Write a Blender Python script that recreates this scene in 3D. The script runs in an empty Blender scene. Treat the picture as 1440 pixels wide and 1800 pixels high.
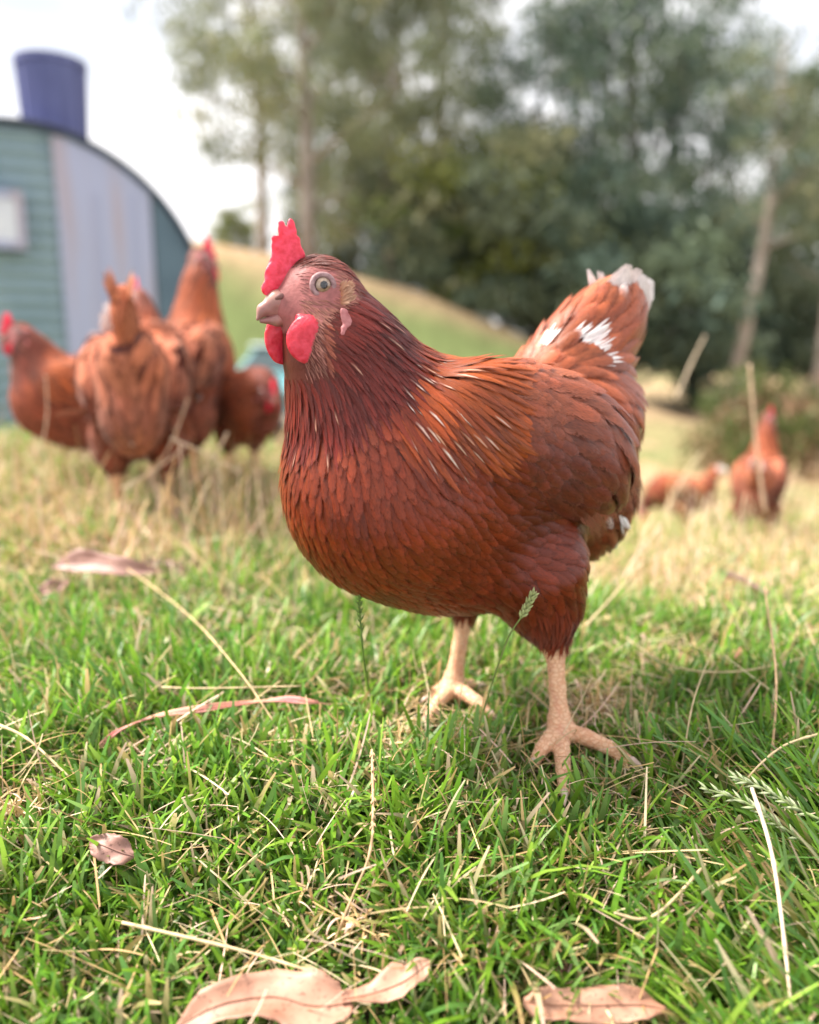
import bpy, math, random
import numpy as np
from mathutils import Vector, Matrix
from mathutils.bvhtree import BVHTree
rng = np.random.default_rng(7); random.seed(7)
sc = bpy.context.scene
COL = sc.collection
PI = math.pi
# ------------------------------------------------------------------ camera
F_PX, CAM_H, PITCH = 1413.0, 0.32, math.radians(11.2)
cd = bpy.data.cameras.new("Camera"); cam = bpy.data.objects.new("Camera", cd); COL.objects.link(cam)
cam.location = (0, 0, CAM_H); cam.rotation_euler = (PI/2 - PITCH, 0, 0)
cd.sensor_fit = 'HORIZONTAL'; cd.sensor_width = 36.0; cd.lens = 36.0*F_PX/1440.0
cd.clip_start = 0.01; cd.clip_end = 900
cd.dof.use_dof = True; cd.dof.focus_distance = 0.55
cd.dof.aperture_fstop = (cd.lens/1000.0)/0.0106
sc.camera = cam
# ------------------------------------------------------------------ light
SUN_EL, SUN_AZ = math.radians(54), math.radians(-78)     # azimuth from +Y towards +X: sun up on the left, a little behind
w = bpy.data.worlds.new("World"); sc.world = w; w.use_nodes = True
nt = w.node_tree; nt.nodes.clear()
sky = nt.nodes.new("ShaderNodeTexSky"); sky.sky_type = 'NISHITA'; sky.sun_disc = False
sky.sun_elevation = SUN_EL; sky.sun_rotation = SUN_AZ; sky.air_density = 1.0; sky.dust_density = 2.5; sky.ozone_density = 1.0
tc = nt.nodes.new("ShaderNodeTexCoord"); mp = nt.nodes.new("ShaderNodeMapping"); mp.inputs['Scale'].default_value = (1.6, 1.6, 4.0)
nz = nt.nodes.new("ShaderNodeTexNoise"); nz.inputs['Scale'].default_value = 1.3; nz.inputs['Detail'].default_value = 5
rp = nt.nodes.new("ShaderNodeValToRGB"); rp.color_ramp.elements[0].position = 0.36; rp.color_ramp.elements[1].position = 0.56
rp.color_ramp.elements[0].color = (0.35,)*3+(1,); rp.color_ramp.elements[1].color = (1,)*3+(1,)
mx = nt.nodes.new("ShaderNodeMixRGB"); mx.inputs[2].default_value = (11.0, 10.8, 10.9, 1)
bg = nt.nodes.new("ShaderNodeBackground"); bg.inputs[1].default_value = 0.062
ou = nt.nodes.new("ShaderNodeOutputWorld")
L = nt.links.new
L(tc.outputs['Generated'], mp.inputs[0]); L(mp.outputs[0], nz.inputs['Vector']); L(nz.outputs['Fac'], rp.inputs[0])
L(rp.outputs[0], mx.inputs[0]); L(sky.outputs[0], mx.inputs[1]); L(mx.outputs[0], bg.inputs[0]); L(bg.outputs[0], ou.inputs[0])
sd = bpy.data.lights.new("Sun", 'SUN'); sd.energy = 4.5; sd.angle = math.radians(22); sd.color = (1.0, 0.93, 0.84)
so = bpy.data.objects.new("Sun", sd); COL.objects.link(so)
sdir = Vector((math.sin(SUN_AZ)*math.cos(SUN_EL), math.cos(SUN_AZ)*math.cos(SUN_EL), math.sin(SUN_EL)))
so.rotation_euler = sdir.to_track_quat('Z', 'Y').to_euler(); so.location = (-3, 1, 6)
sc.view_settings.view_transform = 'Standard'; sc.view_settings.look = 'None'; sc.view_settings.gamma = 1.0
sc.view_settings.exposure = 1.42
sc.render.engine = 'CYCLES'
sc.cycles.use_denoising = True
sc.cycles.max_bounces = 6; sc.cycles.transparent_max_bounces = 12; sc.cycles.transmission_bounces = 4
# ------------------------------------------------------------------ helpers
def ss(a, b, x):
    t = np.clip((np.asarray(x, float)-a)/(b-a), 0, 1); return t*t*(3-2*t)
def pray(px, py):
    a = (px-720)/F_PX; b = (900-py)/F_PX
    return np.array([a, math.cos(PITCH)+b*math.sin(PITCH), -math.sin(PITCH)+b*math.cos(PITCH)])
CAMP = np.array([0, 0, CAM_H])
_perm = rng.random((64, 64))
def vnoise(x, y, s):
    x = np.asarray(x, float)*s+100; y = np.asarray(y, float)*s+100
    xi = np.floor(x).astype(int); yi = np.floor(y).astype(int); fx = x-xi; fy = y-yi
    fx = fx*fx*(3-2*fx); fy = fy*fy*(3-2*fy)
    g = lambda i, j: _perm[i % 64, j % 64]
    return (g(xi, yi)*(1-fx)+g(xi+1, yi)*fx)*(1-fy)+(g(xi, yi+1)*(1-fx)+g(xi+1, yi+1)*fx)*fy
def ground_z(x, y):
    x = np.asarray(x, float); y = np.asarray(y, float)
    left = ss(.05, -.62, x)
    yy = y - 1.5*left*ss(0.6, 2.2, y)
    drop = np.interp(yy, [0.95, 1.3, 2.6, 5.0, 9.0, 20.0], [0, .045, .27, .68, .98, 1.03])
    z = -drop + 0.060*ss(.7, 1.55, y)*ss(.1, -.4, x)*ss(5, 2, y)
    t = np.clip(0.60-y, 0, 1); z = z-0.45*t*t/(t+.12)
    z = z + (vnoise(x, y, 9)-.5)*.010*ss(.2, .5, y) + (vnoise(x, y, 1.3)-.5)*.08*ss(1.2, 4, y)
    # grassy bank far left, falling towards the right
    hill = np.interp(x, [-30, -8, -4, -1.1, 0.6, 2.6, 5.5], [4.5, 4.0, 3.6, 2.95, 2.50, 1.60, 0.0])
    z = z + hill*ss(11.5, 18, y)
    return z
def ground_at(px, py, dz=0.0):
    r = pray(px, py); r = r/np.linalg.norm(r)
    t = 0.2; 
    while t < 60:
        p = CAMP + r*t
        if p[2] - dz < float(ground_z(p[0], p[1])): break
        t += 0.004*max(1, t)
    return CAMP + r*t
def at_depth(px, py, y):
    r = pray(px, py); return CAMP + r*(y/r[1])

def mesh_np(name, V, Q, attrs=None, uv=None, smooth=True, fuv=None):
    V = np.asarray(V, np.float32); Q = np.asarray(Q, np.int32)
    me = bpy.data.meshes.new(name); k = Q.shape[1]
    me.vertices.add(len(V)); me.vertices.foreach_set('co', V.ravel())
    me.loops.add(Q.size); me.loops.foreach_set('vertex_index', Q.ravel())
    me.polygons.add(len(Q)); me.polygons.foreach_set('loop_start', np.arange(0, Q.size, k, dtype=np.int32))
    try: me.polygons.foreach_set('loop_total', np.full(len(Q), k, np.int32))
    except Exception: pass
    me.polygons.foreach_set('use_smooth', np.full(len(Q), smooth))
    me.update(calc_edges=True)
    for n, A in (attrs or {}).items():
        A = np.asarray(A, np.float32)
        if A.shape[1] == 3: A = np.concatenate([A, np.ones((len(A), 1), np.float32)], 1)
        at = me.attributes.new(n, 'FLOAT_COLOR', 'POINT'); at.data.foreach_set('color', A.ravel())
    if uv is not None:
        u = me.uv_layers.new(name='UVMap'); u.data.foreach_set('uv', np.asarray(uv, np.float32)[Q.ravel()].ravel())
    if fuv is not None:
        u = me.uv_layers.new(name='Edge'); u.data.foreach_set('uv', np.asarray(fuv, np.float32)[Q.ravel()].ravel())
    return me
def link(name, me, mat=None, parent=None, loc=None):
    o = bpy.data.objects.new(name, me); COL.objects.link(o)
    if me is not None and mat is not None:
        for m in (mat if isinstance(mat, (list, tuple)) else [mat]): me.materials.append(m)
    if parent: o.parent = parent
    if loc is not None: o.location = loc
    return o
def tag(o, label=None, cat=None, group=None, kind=None):
    if label: o['label'] = label
    if cat: o['category'] = cat
    if group: o['group'] = group
    if kind: o['kind'] = kind
    return o

class MB:      # mesh collector (pure python, polygons)
    def __init__(s): s.v = []; s.f = []; s.mi = []
    def add(s, V, Fc, mi=0):
        n = len(s.v); s.v += [tuple(v) for v in V]; s.f += [tuple(i+n for i in f) for f in Fc]; s.mi += [mi]*len(Fc)
    def box(s, c, d, rz=0, mi=0):
        X = [(a*d[0]/2, b*d[1]/2, e*d[2]/2) for a in (-1, 1) for b in (-1, 1) for e in (-1, 1)]
        R = Matrix.Rotation(rz, 3, 'Z'); X = [tuple(R @ Vector(p) + Vector(c)) for p in X]
        s.add(X, [(0, 1, 3, 2), (4, 6, 7, 5), (0, 4, 5, 1), (2, 3, 7, 6), (0, 2, 6, 4), (1, 5, 7, 3)], mi)
    def tube(s, pts, rad, n=8, mi=0, flat=1.0):
        pts = [Vector(p) for p in pts]; m = len(pts)
        if not hasattr(rad, '__len__'): rad = [rad]*m
        V = []; up = Vector((0.13, 0.21, 1)).normalized()
        for i, p in enumerate(pts):
            t = (pts[min(i+1, m-1)]-pts[max(i-1, 0)]).normalized()
            a = t.cross(up); a = a.normalized() if a.length > 1e-5 else t.orthogonal().normalized(); b = a.cross(t)
            for k in range(n):
                th = 2*PI*k/n; V.append(p + (a*math.cos(th)+b*math.sin(th)*flat)*rad[i])
        Fc = [(i*n+k, i*n+(k+1) % n, (i+1)*n+(k+1) % n, (i+1)*n+k) for i in range(m-1) for k in range(n)]
        Fc += [tuple(range(n-1, -1, -1)), tuple((m-1)*n+k for k in range(n))]
        s.add(V, Fc, mi)
    def prism(s, outline, axis_from, axis_to, mi=0):
        # outline: list of 3-D points; extruded by the vector axis_to-axis_from
        n = len(outline); d = Vector(axis_to)-Vector(axis_from)
        A = [Vector(p) for p in outline]; B = [p+d for p in A]
        s.add(A+B, [tuple(range(n-1, -1, -1)), tuple(range(n, 2*n))]+[(i, (i+1) % n, n+(i+1) % n, n+i) for i in range(n)], mi)
    def build(s, name, mats, parent=None, smooth=False, loc=None):
        me = bpy.data.meshes.new(name); me.from_pydata(s.v, [], s.f); me.update()
        for i, p in enumerate(me.polygons): p.material_index = s.mi[i]; p.use_smooth = smooth
        return link(name, me, mats, parent, loc)
# ------------------------------------------------------------------ materials
def new_mat(name):
    m = bpy.data.materials.new(name); m.use_nodes = True; t = m.node_tree
    return m, t, t.nodes['Principled BSDF'], t.nodes['Material Output']
def noise_col(t, c1, c2, scale, detail=4, coord='Object', lo=.35, hi=.65, stretch=None):
    n = t.nodes.new('ShaderNodeTexNoise'); n.inputs['Scale'].default_value = scale; n.inputs['Detail'].default_value = detail
    c = t.nodes.new('ShaderNodeTexCoord')
    if stretch:
        m = t.nodes.new('ShaderNodeMapping'); m.inputs['Scale'].default_value = stretch
        t.links.new(c.outputs[coord], m.inputs[0]); t.links.new(m.outputs[0], n.inputs['Vector'])
    else: t.links.new(c.outputs[coord], n.inputs['Vector'])
    r = t.nodes.new('ShaderNodeValToRGB'); r.color_ramp.elements[0].position = lo; r.color_ramp.elements[1].position = hi
    r.color_ramp.elements[0].color = (*c1, 1); r.color_ramp.elements[1].color = (*c2, 1)
    t.links.new(n.outputs['Fac'], r.inputs[0]); return r.outputs[0], n.outputs['Fac']
def bump(t, b, height, strength, dist=.001):
    bn = t.nodes.new('ShaderNodeBump'); bn.inputs['Strength'].default_value = strength; bn.inputs['Distance'].default_value = dist
    t.links.new(height, bn.inputs['Height']); t.links.new(bn.outputs[0], b.inputs['Normal'])
def mat_noise(name, c1, c2, scale, rough=.7, spec=.3, bs=0, bd=.001, **k):
    m, t, b, o = new_mat(name); c, h = noise_col(t, c1, c2, scale, **k)
    t.links.new(c, b.inputs['Base Color']); b.inputs['Roughness'].default_value = rough; b.inputs['Specular IOR Level'].default_value = spec
    if bs: bump(t, b, h, bs, bd)
    return m
def mat_attr(name, rough=.5, spec=.3, trans=.0, sheen=0, streak=None, bumpscale=None, fringe=False):
    m, t, b, o = new_mat(name)
    a = t.nodes.new('ShaderNodeAttribute'); a.attribute_name = 'col'; col = a.outputs['Color']
    if streak:        # fine barbs along each feather, from its own UVs
        uv = t.nodes.new('ShaderNodeUVMap'); uv.uv_map = 'UVMap'
        mpn = t.nodes.new('ShaderNodeMapping'); mpn.inputs['Scale'].default_value = streak
        t.links.new(uv.outputs[0], mpn.inputs[0])
        n = t.nodes.new('ShaderNodeTexNoise'); n.inputs['Scale'].default_value = 1.0; n.inputs['Detail'].default_value = 3
        t.links.new(mpn.outputs[0], n.inputs['Vector'])
        mr = t.nodes.new('ShaderNodeMapRange'); mr.inputs[1].default_value = .3; mr.inputs[2].default_value = .7
        mr.inputs[3].default_value = .58; mr.inputs[4].default_value = 1.38
        t.links.new(n.outputs['Fac'], mr.inputs[0])
        mm = t.nodes.new('ShaderNodeVectorMath'); mm.operation = 'SCALE'
        t.links.new(col, mm.inputs[0]); t.links.new(mr.outputs[0], mm.inputs['Scale']); col = mm.outputs[0]
        bump(t, b, n.outputs['Fac'], .5, .0006)
    if bumpscale:
        n = t.nodes.new('ShaderNodeTexNoise'); n.inputs['Scale'].default_value = bumpscale; n.inputs['Detail'].default_value = 4
        c = t.nodes.new('ShaderNodeTexCoord'); t.links.new(c.outputs['Object'], n.inputs['Vector']); bump(t, b, n.outputs['Fac'], .6, .0008)
    t.links.new(col, b.inputs['Base Color']); b.inputs['Roughness'].default_value = rough; b.inputs['Specular IOR Level'].default_value = spec
    if sheen: b.inputs['Sheen Weight'].default_value = sheen; b.inputs['Sheen Roughness'].default_value = .4
    if trans:
        tr = t.nodes.new('ShaderNodeBsdfTranslucent'); t.links.new(col, tr.inputs[0])
        ms = t.nodes.new('ShaderNodeMixShader'); ms.inputs[0].default_value = trans
        t.links.new(b.outputs[0], ms.inputs[1]); t.links.new(tr.outputs[0], ms.inputs[2]); t.links.new(ms.outputs[0], o.inputs[0])
    if fringe:        # the barbs part at the rim of every feather
        ev = t.nodes.new('ShaderNodeUVMap'); ev.uv_map = 'Edge'; sp_ = t.nodes.new('ShaderNodeSeparateXYZ'); t.links.new(ev.outputs[0], sp_.inputs[0])
        ad = t.nodes.new('ShaderNodeMath'); ad.operation = 'MULTIPLY_ADD'; t.links.new(n.outputs['Fac'], ad.inputs[0]); ad.inputs[1].default_value = 1.5; t.links.new(sp_.outputs['X'], ad.inputs[2])
        mr2 = t.nodes.new('ShaderNodeMapRange'); mr2.inputs[1].default_value = 1.40; mr2.inputs[2].default_value = 1.72; mr2.inputs[3].default_value = 1; mr2.inputs[4].default_value = 0
        t.links.new(ad.outputs[0], mr2.inputs[0])
        tp_ = t.nodes.new('ShaderNodeBsdfTransparent'); m2 = t.nodes.new('ShaderNodeMixShader'); t.links.new(mr2.outputs[0], m2.inputs[0]); t.links.new(tp_.outputs[0], m2.inputs[1])
        t.links.new(o.inputs[0].links[0].from_socket if o.inputs[0].links else b.outputs[0], m2.inputs[2]); t.links.new(m2.outputs[0], o.inputs[0])
    return m
M_grass = mat_attr('grass_blade', rough=.40, spec=.5, trans=.42)
M_straw = mat_attr('dry_straw', rough=.7, spec=.2, trans=.2)
M_leaf = mat_attr('tree_leaf', rough=.5, spec=.3, trans=.3)
M_feather = mat_attr('feather', rough=.35, spec=.36, trans=.05, sheen=0, streak=(22, 2.0, 1), fringe=True)
M_feather2 = mat_attr('loose_feather', rough=.75, spec=.12, trans=.08, sheen=.1, streak=(12, 2.0, 1), fringe=True)
M_down = mat_attr('down_feather', rough=.6, spec=.2, trans=.1, sheen=.2)
M_skin = mat_attr('hen_skin', rough=.5, spec=.35)
def scaly(m):
    t = m.node_tree; b = t.nodes['Principled BSDF']; src = b.inputs['Base Color'].links[0].from_socket
    c = t.nodes.new('ShaderNodeTexCoord'); mp_ = t.nodes.new('ShaderNodeMapping'); mp_.inputs['Scale'].default_value = (.75, .75, 1.35); t.links.new(c.outputs['Object'], mp_.inputs[0])
    v = t.nodes.new('ShaderNodeTexVoronoi'); v.feature = 'DISTANCE_TO_EDGE'; v.inputs['Scale'].default_value = 240; t.links.new(mp_.outputs[0], v.inputs['Vector'])
    r = t.nodes.new('ShaderNodeMapRange'); r.inputs[1].default_value = .0; r.inputs[2].default_value = .16; t.links.new(v.outputs['Distance'], r.inputs[0])
    s_ = t.nodes.new('ShaderNodeSeparateXYZ'); t.links.new(c.outputs['Object'], s_.inputs[0]); lt = t.nodes.new('ShaderNodeMath'); lt.operation = 'LESS_THAN'; lt.inputs[1].default_value = .13; t.links.new(s_.outputs['Z'], lt.inputs[0])
    mi_ = t.nodes.new('ShaderNodeMix'); mi_.inputs[2].default_value = 1.0; t.links.new(lt.outputs[0], mi_.inputs[0]); t.links.new(r.outputs[0], mi_.inputs[3])
    dk = t.nodes.new('ShaderNodeMixRGB'); dk.inputs[1].default_value = (.84, .68, .60, 1); dk.inputs[2].default_value = (1, 1, 1, 1); t.links.new(mi_.outputs[0], dk.inputs[0])
    mu = t.nodes.new('ShaderNodeVectorMath'); mu.operation = 'MULTIPLY'; t.links.new(src, mu.inputs[0]); t.links.new(dk.outputs[0], mu.inputs[1]); t.links.new(mu.outputs[0], b.inputs['Base Color'])
    n = t.nodes.new('ShaderNodeTexNoise'); n.inputs['Scale'].default_value = 420; n.inputs['Detail'].default_value = 5; t.links.new(c.outputs['Object'], n.inputs['Vector'])
    a_ = t.nodes.new('ShaderNodeMath'); a_.operation = 'MULTIPLY_ADD'; t.links.new(n.outputs['Fac'], a_.inputs[0]); a_.inputs[1].default_value = .9; t.links.new(mi_.outputs[0], a_.inputs[2]); bump(t, b, a_.outputs[0], .55, .0006)
scaly(M_skin)
def flesh(name, c1, c2, sss=.15):
    m = mat_noise(name, c1, c2, 260, rough=.42, spec=.45, bs=.9, bd=.0008, detail=7)
    b = m.node_tree.nodes['Principled BSDF']; b.inputs['Subsurface Weight'].default_value = .4; b.inputs['Subsurface Radius'].default_value = (.006, .002, .0015)
    b.inputs['Subsurface Scale'].default_value = 1.0
    return m
M_comb = flesh('comb_flesh', (.66, .022, .050), (.80, .060, .12))
M_wattle = flesh('wattle_flesh', (.56, .018, .038), (.68, .045, .08))
M_lobe = mat_noise('earlobe_skin', (.36, .10, .10), (.50, .20, .20), 180, rough=.5, bs=.6)
M_beak = mat_noise('beak_horn', (.28, .12, .11), (.44, .25, .20), 55, rough=.38, spec=.45, bs=.15, detail=3)
M_claw = mat_noise('claw_horn', (.45, .30, .24), (.66, .52, .44), 90, rough=.35, spec=.5)
M_nostril = mat_noise('nostril_dark', (.10, .05, .05), (.2, .1, .09), 90)
# ------------------------------------------------------------------ implicit surfaces
def seg(a, b, ra, rb, k=.01): return ('s', np.array(a, float), np.array(b, float), ra, rb, k)
def ell(c, r, rot=(0, 0, 0), k=.02):
    R = np.array((Matrix.Rotation(rot[2], 3, 'Z') @ Matrix.Rotation(rot[1], 3, 'Y') @ Matrix.Rotation(rot[0], 3, 'X')))
    return ('e', np.array(c, float), np.array(r, float), R, 0, k)
def sdf(P, prims):
    D = np.full(len(P), 1.0)
    for kind, a, b, c, d, k in prims:
        if kind == 's':
            ab = b-a; t = np.clip((P-a) @ ab/max(ab @ ab, 1e-12), 0, 1)
            q = np.linalg.norm(P-a-t[:, None]*ab, axis=1)-(c+(d-c)*t)
        else:
            p = (P-a) @ c; k0 = np.linalg.norm(p/b, axis=1); k1 = np.linalg.norm(p/(b*b), axis=1)
            q = k0*(k0-1)/np.maximum(k1, 1e-9)
        h = np.maximum(k-np.abs(D-q), 0)/k
        D = np.minimum(D, q)-h*h*k*.25
    return D
def surface_nets(prims, lo, hi, h):
    lo = np.array(lo, float); n = np.ceil((np.array(hi)-lo)/h).astype(int)+1
    ax = [lo[i]+h*np.arange(n[i]) for i in range(3)]
    V = np.empty(n, np.float32)
    for i in range(0, n[0], 24):
        X, Y, Z = np.meshgrid(ax[0][i:i+24], ax[1], ax[2], indexing='ij')
        V[i:i+24] = sdf(np.stack([X.ravel(), Y.ravel(), Z.ravel()], 1), prims).reshape(X.shape)
    c = np.zeros(n-1, int); off = [(a, b, e) for a in (0, 1) for b in (0, 1) for e in (0, 1)]
    sub = lambda o: V[o[0]:o[0]+n[0]-1, o[1]:o[1]+n[1]-1, o[2]:o[2]+n[2]-1]
    for o in off: c += (sub(o) < 0)
    act = np.argwhere((c > 0) & (c < 8)); idx = np.full(n-1, -1, int); idx[tuple(act.T)] = np.arange(len(act))
    acc = np.zeros((len(act), 3)); cnt = np.zeros(len(act))
    for i in range(8):
        for ax_ in range(3):
            o = off[i]
            if o[ax_]: continue
            o2 = list(o); o2[ax_] = 1
            a = V[tuple((act+np.array(o)).T)]; b = V[tuple((act+np.array(o2)).T)]
            m = (a < 0) != (b < 0); t = np.where(m, a/np.where(m, a-b, 1), 0)
            p = np.tile(np.array(o, float), (len(act), 1)); p[:, ax_] += t
            acc[m] += p[m]; cnt[m] += 1
    P = lo+h*(act+acc/np.maximum(cnt, 1)[:, None]); Q = []
    for ax_ in range(3):
        o1, o2 = [i for i in range(3) if i != ax_]
        sl = [slice(0, n[i]-1) for i in range(3)]; sl2 = list(sl)
        sl = [slice(1, n[i]-1) for i in range(3)]; sl[ax_] = slice(0, n[ax_]-1); sl2 = list(sl); sl2[ax_] = slice(1, n[ax_])
        A = V[tuple(sl)] < 0; B = V[tuple(sl2)] < 0; e = np.argwhere(A != B); start = np.array([1, 1, 1]); start[ax_] = 0
        flip = A[tuple(e.T)]; e = e+start
        d1 = np.zeros(3, int); d1[o1] = 1; d2 = np.zeros(3, int); d2[o2] = 1
        q = np.stack([idx[tuple((e-d1-d2).T)], idx[tuple((e-d2).T)], idx[tuple(e.T)], idx[tuple((e-d1).T)]], 1)
        if ax_ == 1: flip = ~flip
        q[~flip] = q[~flip][:, ::-1]; Q.append(q)
    return P, np.concatenate(Q)
# ------------------------------------------------------------------ feathers
class Feathers:
    es = 1.0
    def __init__(s): s.V = []; s.C = []; s.U = []; s.E = []; s.Q = []; s.n = 0
    def strip(s, rows, cols, Vs, Cs, Us):
        tt = np.repeat(np.linspace(0, 1, rows), cols); uu = np.tile(np.abs(np.linspace(-1, 1, cols)), rows)
        s.E.append(s.es*np.stack([np.clip(np.maximum(uu*np.clip(tt*2.5, 0, 1), (tt-.55)/.45), 0, 1), tt], 1))
        s.V.append(Vs); s.C.append(Cs); s.U.append(Us); i = s.n
        for r in range(rows-1):
            for c in range(cols-1):
                a = i+r*cols+c; s.Q.append((a, a+1, a+cols+1, a+cols))
        s.n += rows*cols
    def build(s, name, mat, parent):
        me = mesh_np(name, np.concatenate(s.V), np.array(s.Q), {'col': np.concatenate(s.C)}, np.concatenate(s.U), fuv=np.concatenate(s.E))
        return link(name, me, mat, parent)
def prof_round(t): return (np.minimum(1, (t/.25+.25)**.8)*np.sqrt(np.clip(1-(np.maximum(t-.62, 0)/.385)**2, 0, 1)))
def prof_soft(t): return .55*prof_round(t)+.45*prof_lance(t)
def prof_blunt(t): return (np.minimum(1, (t/.5+.3))*np.sqrt(np.clip(1-(np.maximum(t-.72, 0)/.29)**2, 0, 1)))
def prof_lance(t): return (np.minimum(1, (t/.2+.3))*np.clip(1-t, 0, 1)**.55*1.15).clip(0.05, 1)
def lay_feather(F, bvh, flow, p, Ln, W, prof, e0, lift, colf, rows=6, curl=0., seed=0, maxoff=.02):
    p = Vector(p); h = bvh.find_nearest(p)
    if h[0] is None: return
    pos, nrm = h[0], h[1]; d = None; PV = []; st = Ln/(rows-1); uo = random.random()*50
    side = random.uniform(-.24, .24)
    for k in range(rows):
        t = k/(rows-1)
        f = Vector(flow(pos)); f = f-nrm*f.dot(nrm)
        if f.length < 1e-6: f = nrm.orthogonal()
        f.normalize(); 
        if d is None: d = (f+nrm.cross(f)*side).normalized()
        else: d = (d*.55+f*.45); d = (d-nrm*d.dot(nrm)).normalized()
        c = nrm.cross(d); wd = W*.5*float(prof(np.array(t))); e = e0+lift*t+curl*t*t
        tw = side*.25
        for u in (-1, -.5, 0, .5, 1):
            q = pos+c*(wd*u)+nrm*(e-u*u*wd*.22+u*wd*tw); PV.append((q, u, t))
        nx = pos+d*st; h = bvh.find_nearest(nx)
        if (h[0]-nx).length > maxoff: pos = nx
        else: pos, nrm = h[0], (nrm*.3+h[1]*.7).normalized()
    A = np.array([tuple(q[0]) for q in PV], np.float32)
    Cc = np.array([colf(q[1], q[2]) for q in PV], np.float32)
    U = np.array([(q[1]*.5+.5+uo, q[2]*4+uo) for q in PV], np.float32)
    F.strip(rows, 5, A, Cc, U)
def free_feather(F, p, d, n, Ln, W, prof, colf, rows=8, bend=0., camber=.25, sidebend=0.):
    p = Vector(p); d = Vector(d).normalized(); n = Vector(n); n = (n-d*n.dot(d)).normalized(); uo = random.random()*50
    Vs = []; Cs = []; Us = []; pos = p.copy(); st = Ln/(rows-1)
    for k in range(rows):
        t = k/(rows-1); c = n.cross(d); wd = W*.5*float(prof(np.array(t)))
        for u in (-1, 0, 1):
            Vs.append(tuple(pos+c*wd*u-n*abs(u)*wd*camber)); Cs.append(colf(u, t)); Us.append((u*.5+.5+uo, t*4+uo))
        d = (d+n*bend/rows+c*sidebend/rows).normalized(); n = (n-d*n.dot(d)).normalized(); pos = pos+d*st
    F.strip(rows, 3, np.array(Vs, np.float32), np.array(Cs, np.float32), np.array(Us, np.float32))
def make_flow(ctrl):
    A = np.array([c[0] for c in ctrl], float); B = np.array([c[1] for c in ctrl], float); B /= np.linalg.norm(B, axis=1)[:, None]
    def f(p):
        d = A-np.array(tuple(p)); w_ = 1/((d*d).sum(1)+1e-5)**2
        return (B*w_[:, None]).sum(0)/w_.sum()
    return f
def sample_pts(P, Q, spacing):
    ctr = P[Q].mean(1); idx = rng.permutation(len(ctr)); cell = .004; grid = {}; out = []
    for i in idx:
        p = ctr[i]; s_ = spacing(p)
        if s_ is None: continue
        k = tuple((p/cell).astype(int)); R = int(s_/cell)+1; ok = True
        for a in range(-R, R+1):
            for b in range(-R, R+1):
                for c in range(-R, R+1):
                    for q in grid.get((k[0]+a, k[1]+b, k[2]+c), ()):
                        if (q[0]-p[0])**2+(q[1]-p[1])**2+(q[2]-p[2])**2 < s_*s_: ok = False; break
                    if not ok: break
                if not ok: break
            if not ok: break
        if ok: grid.setdefault(k, []).append(p); out.append(p)
    return out
def lerp(a, b, t): return tuple(a[i]+(b[i]-a[i])*t for i in range(3))
def jit(c, s=.18):
    k = random.uniform(1-s, 1+s); return tuple(x*k*random.uniform(.96, 1.04) for x in c)
DARK = (.11, .018, .008); BREAST = (.170, .022, .0038); ORANGE = (.31, .058, .007); BACK = (.31, .074, .027)  # BACK is paler and pinker: sky sheen on the upper feathers, painted in
WING = (.112, .018, .007); TAILC = (.46, .165, .075); WHITE = (.80, .74, .72); BELLY = (.095, .012, .003); THIGH = (.145, .022, .006)  # BELLY is darkened to paint in the shade under the body
HACK = (.105, .0075, .0025)
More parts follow.
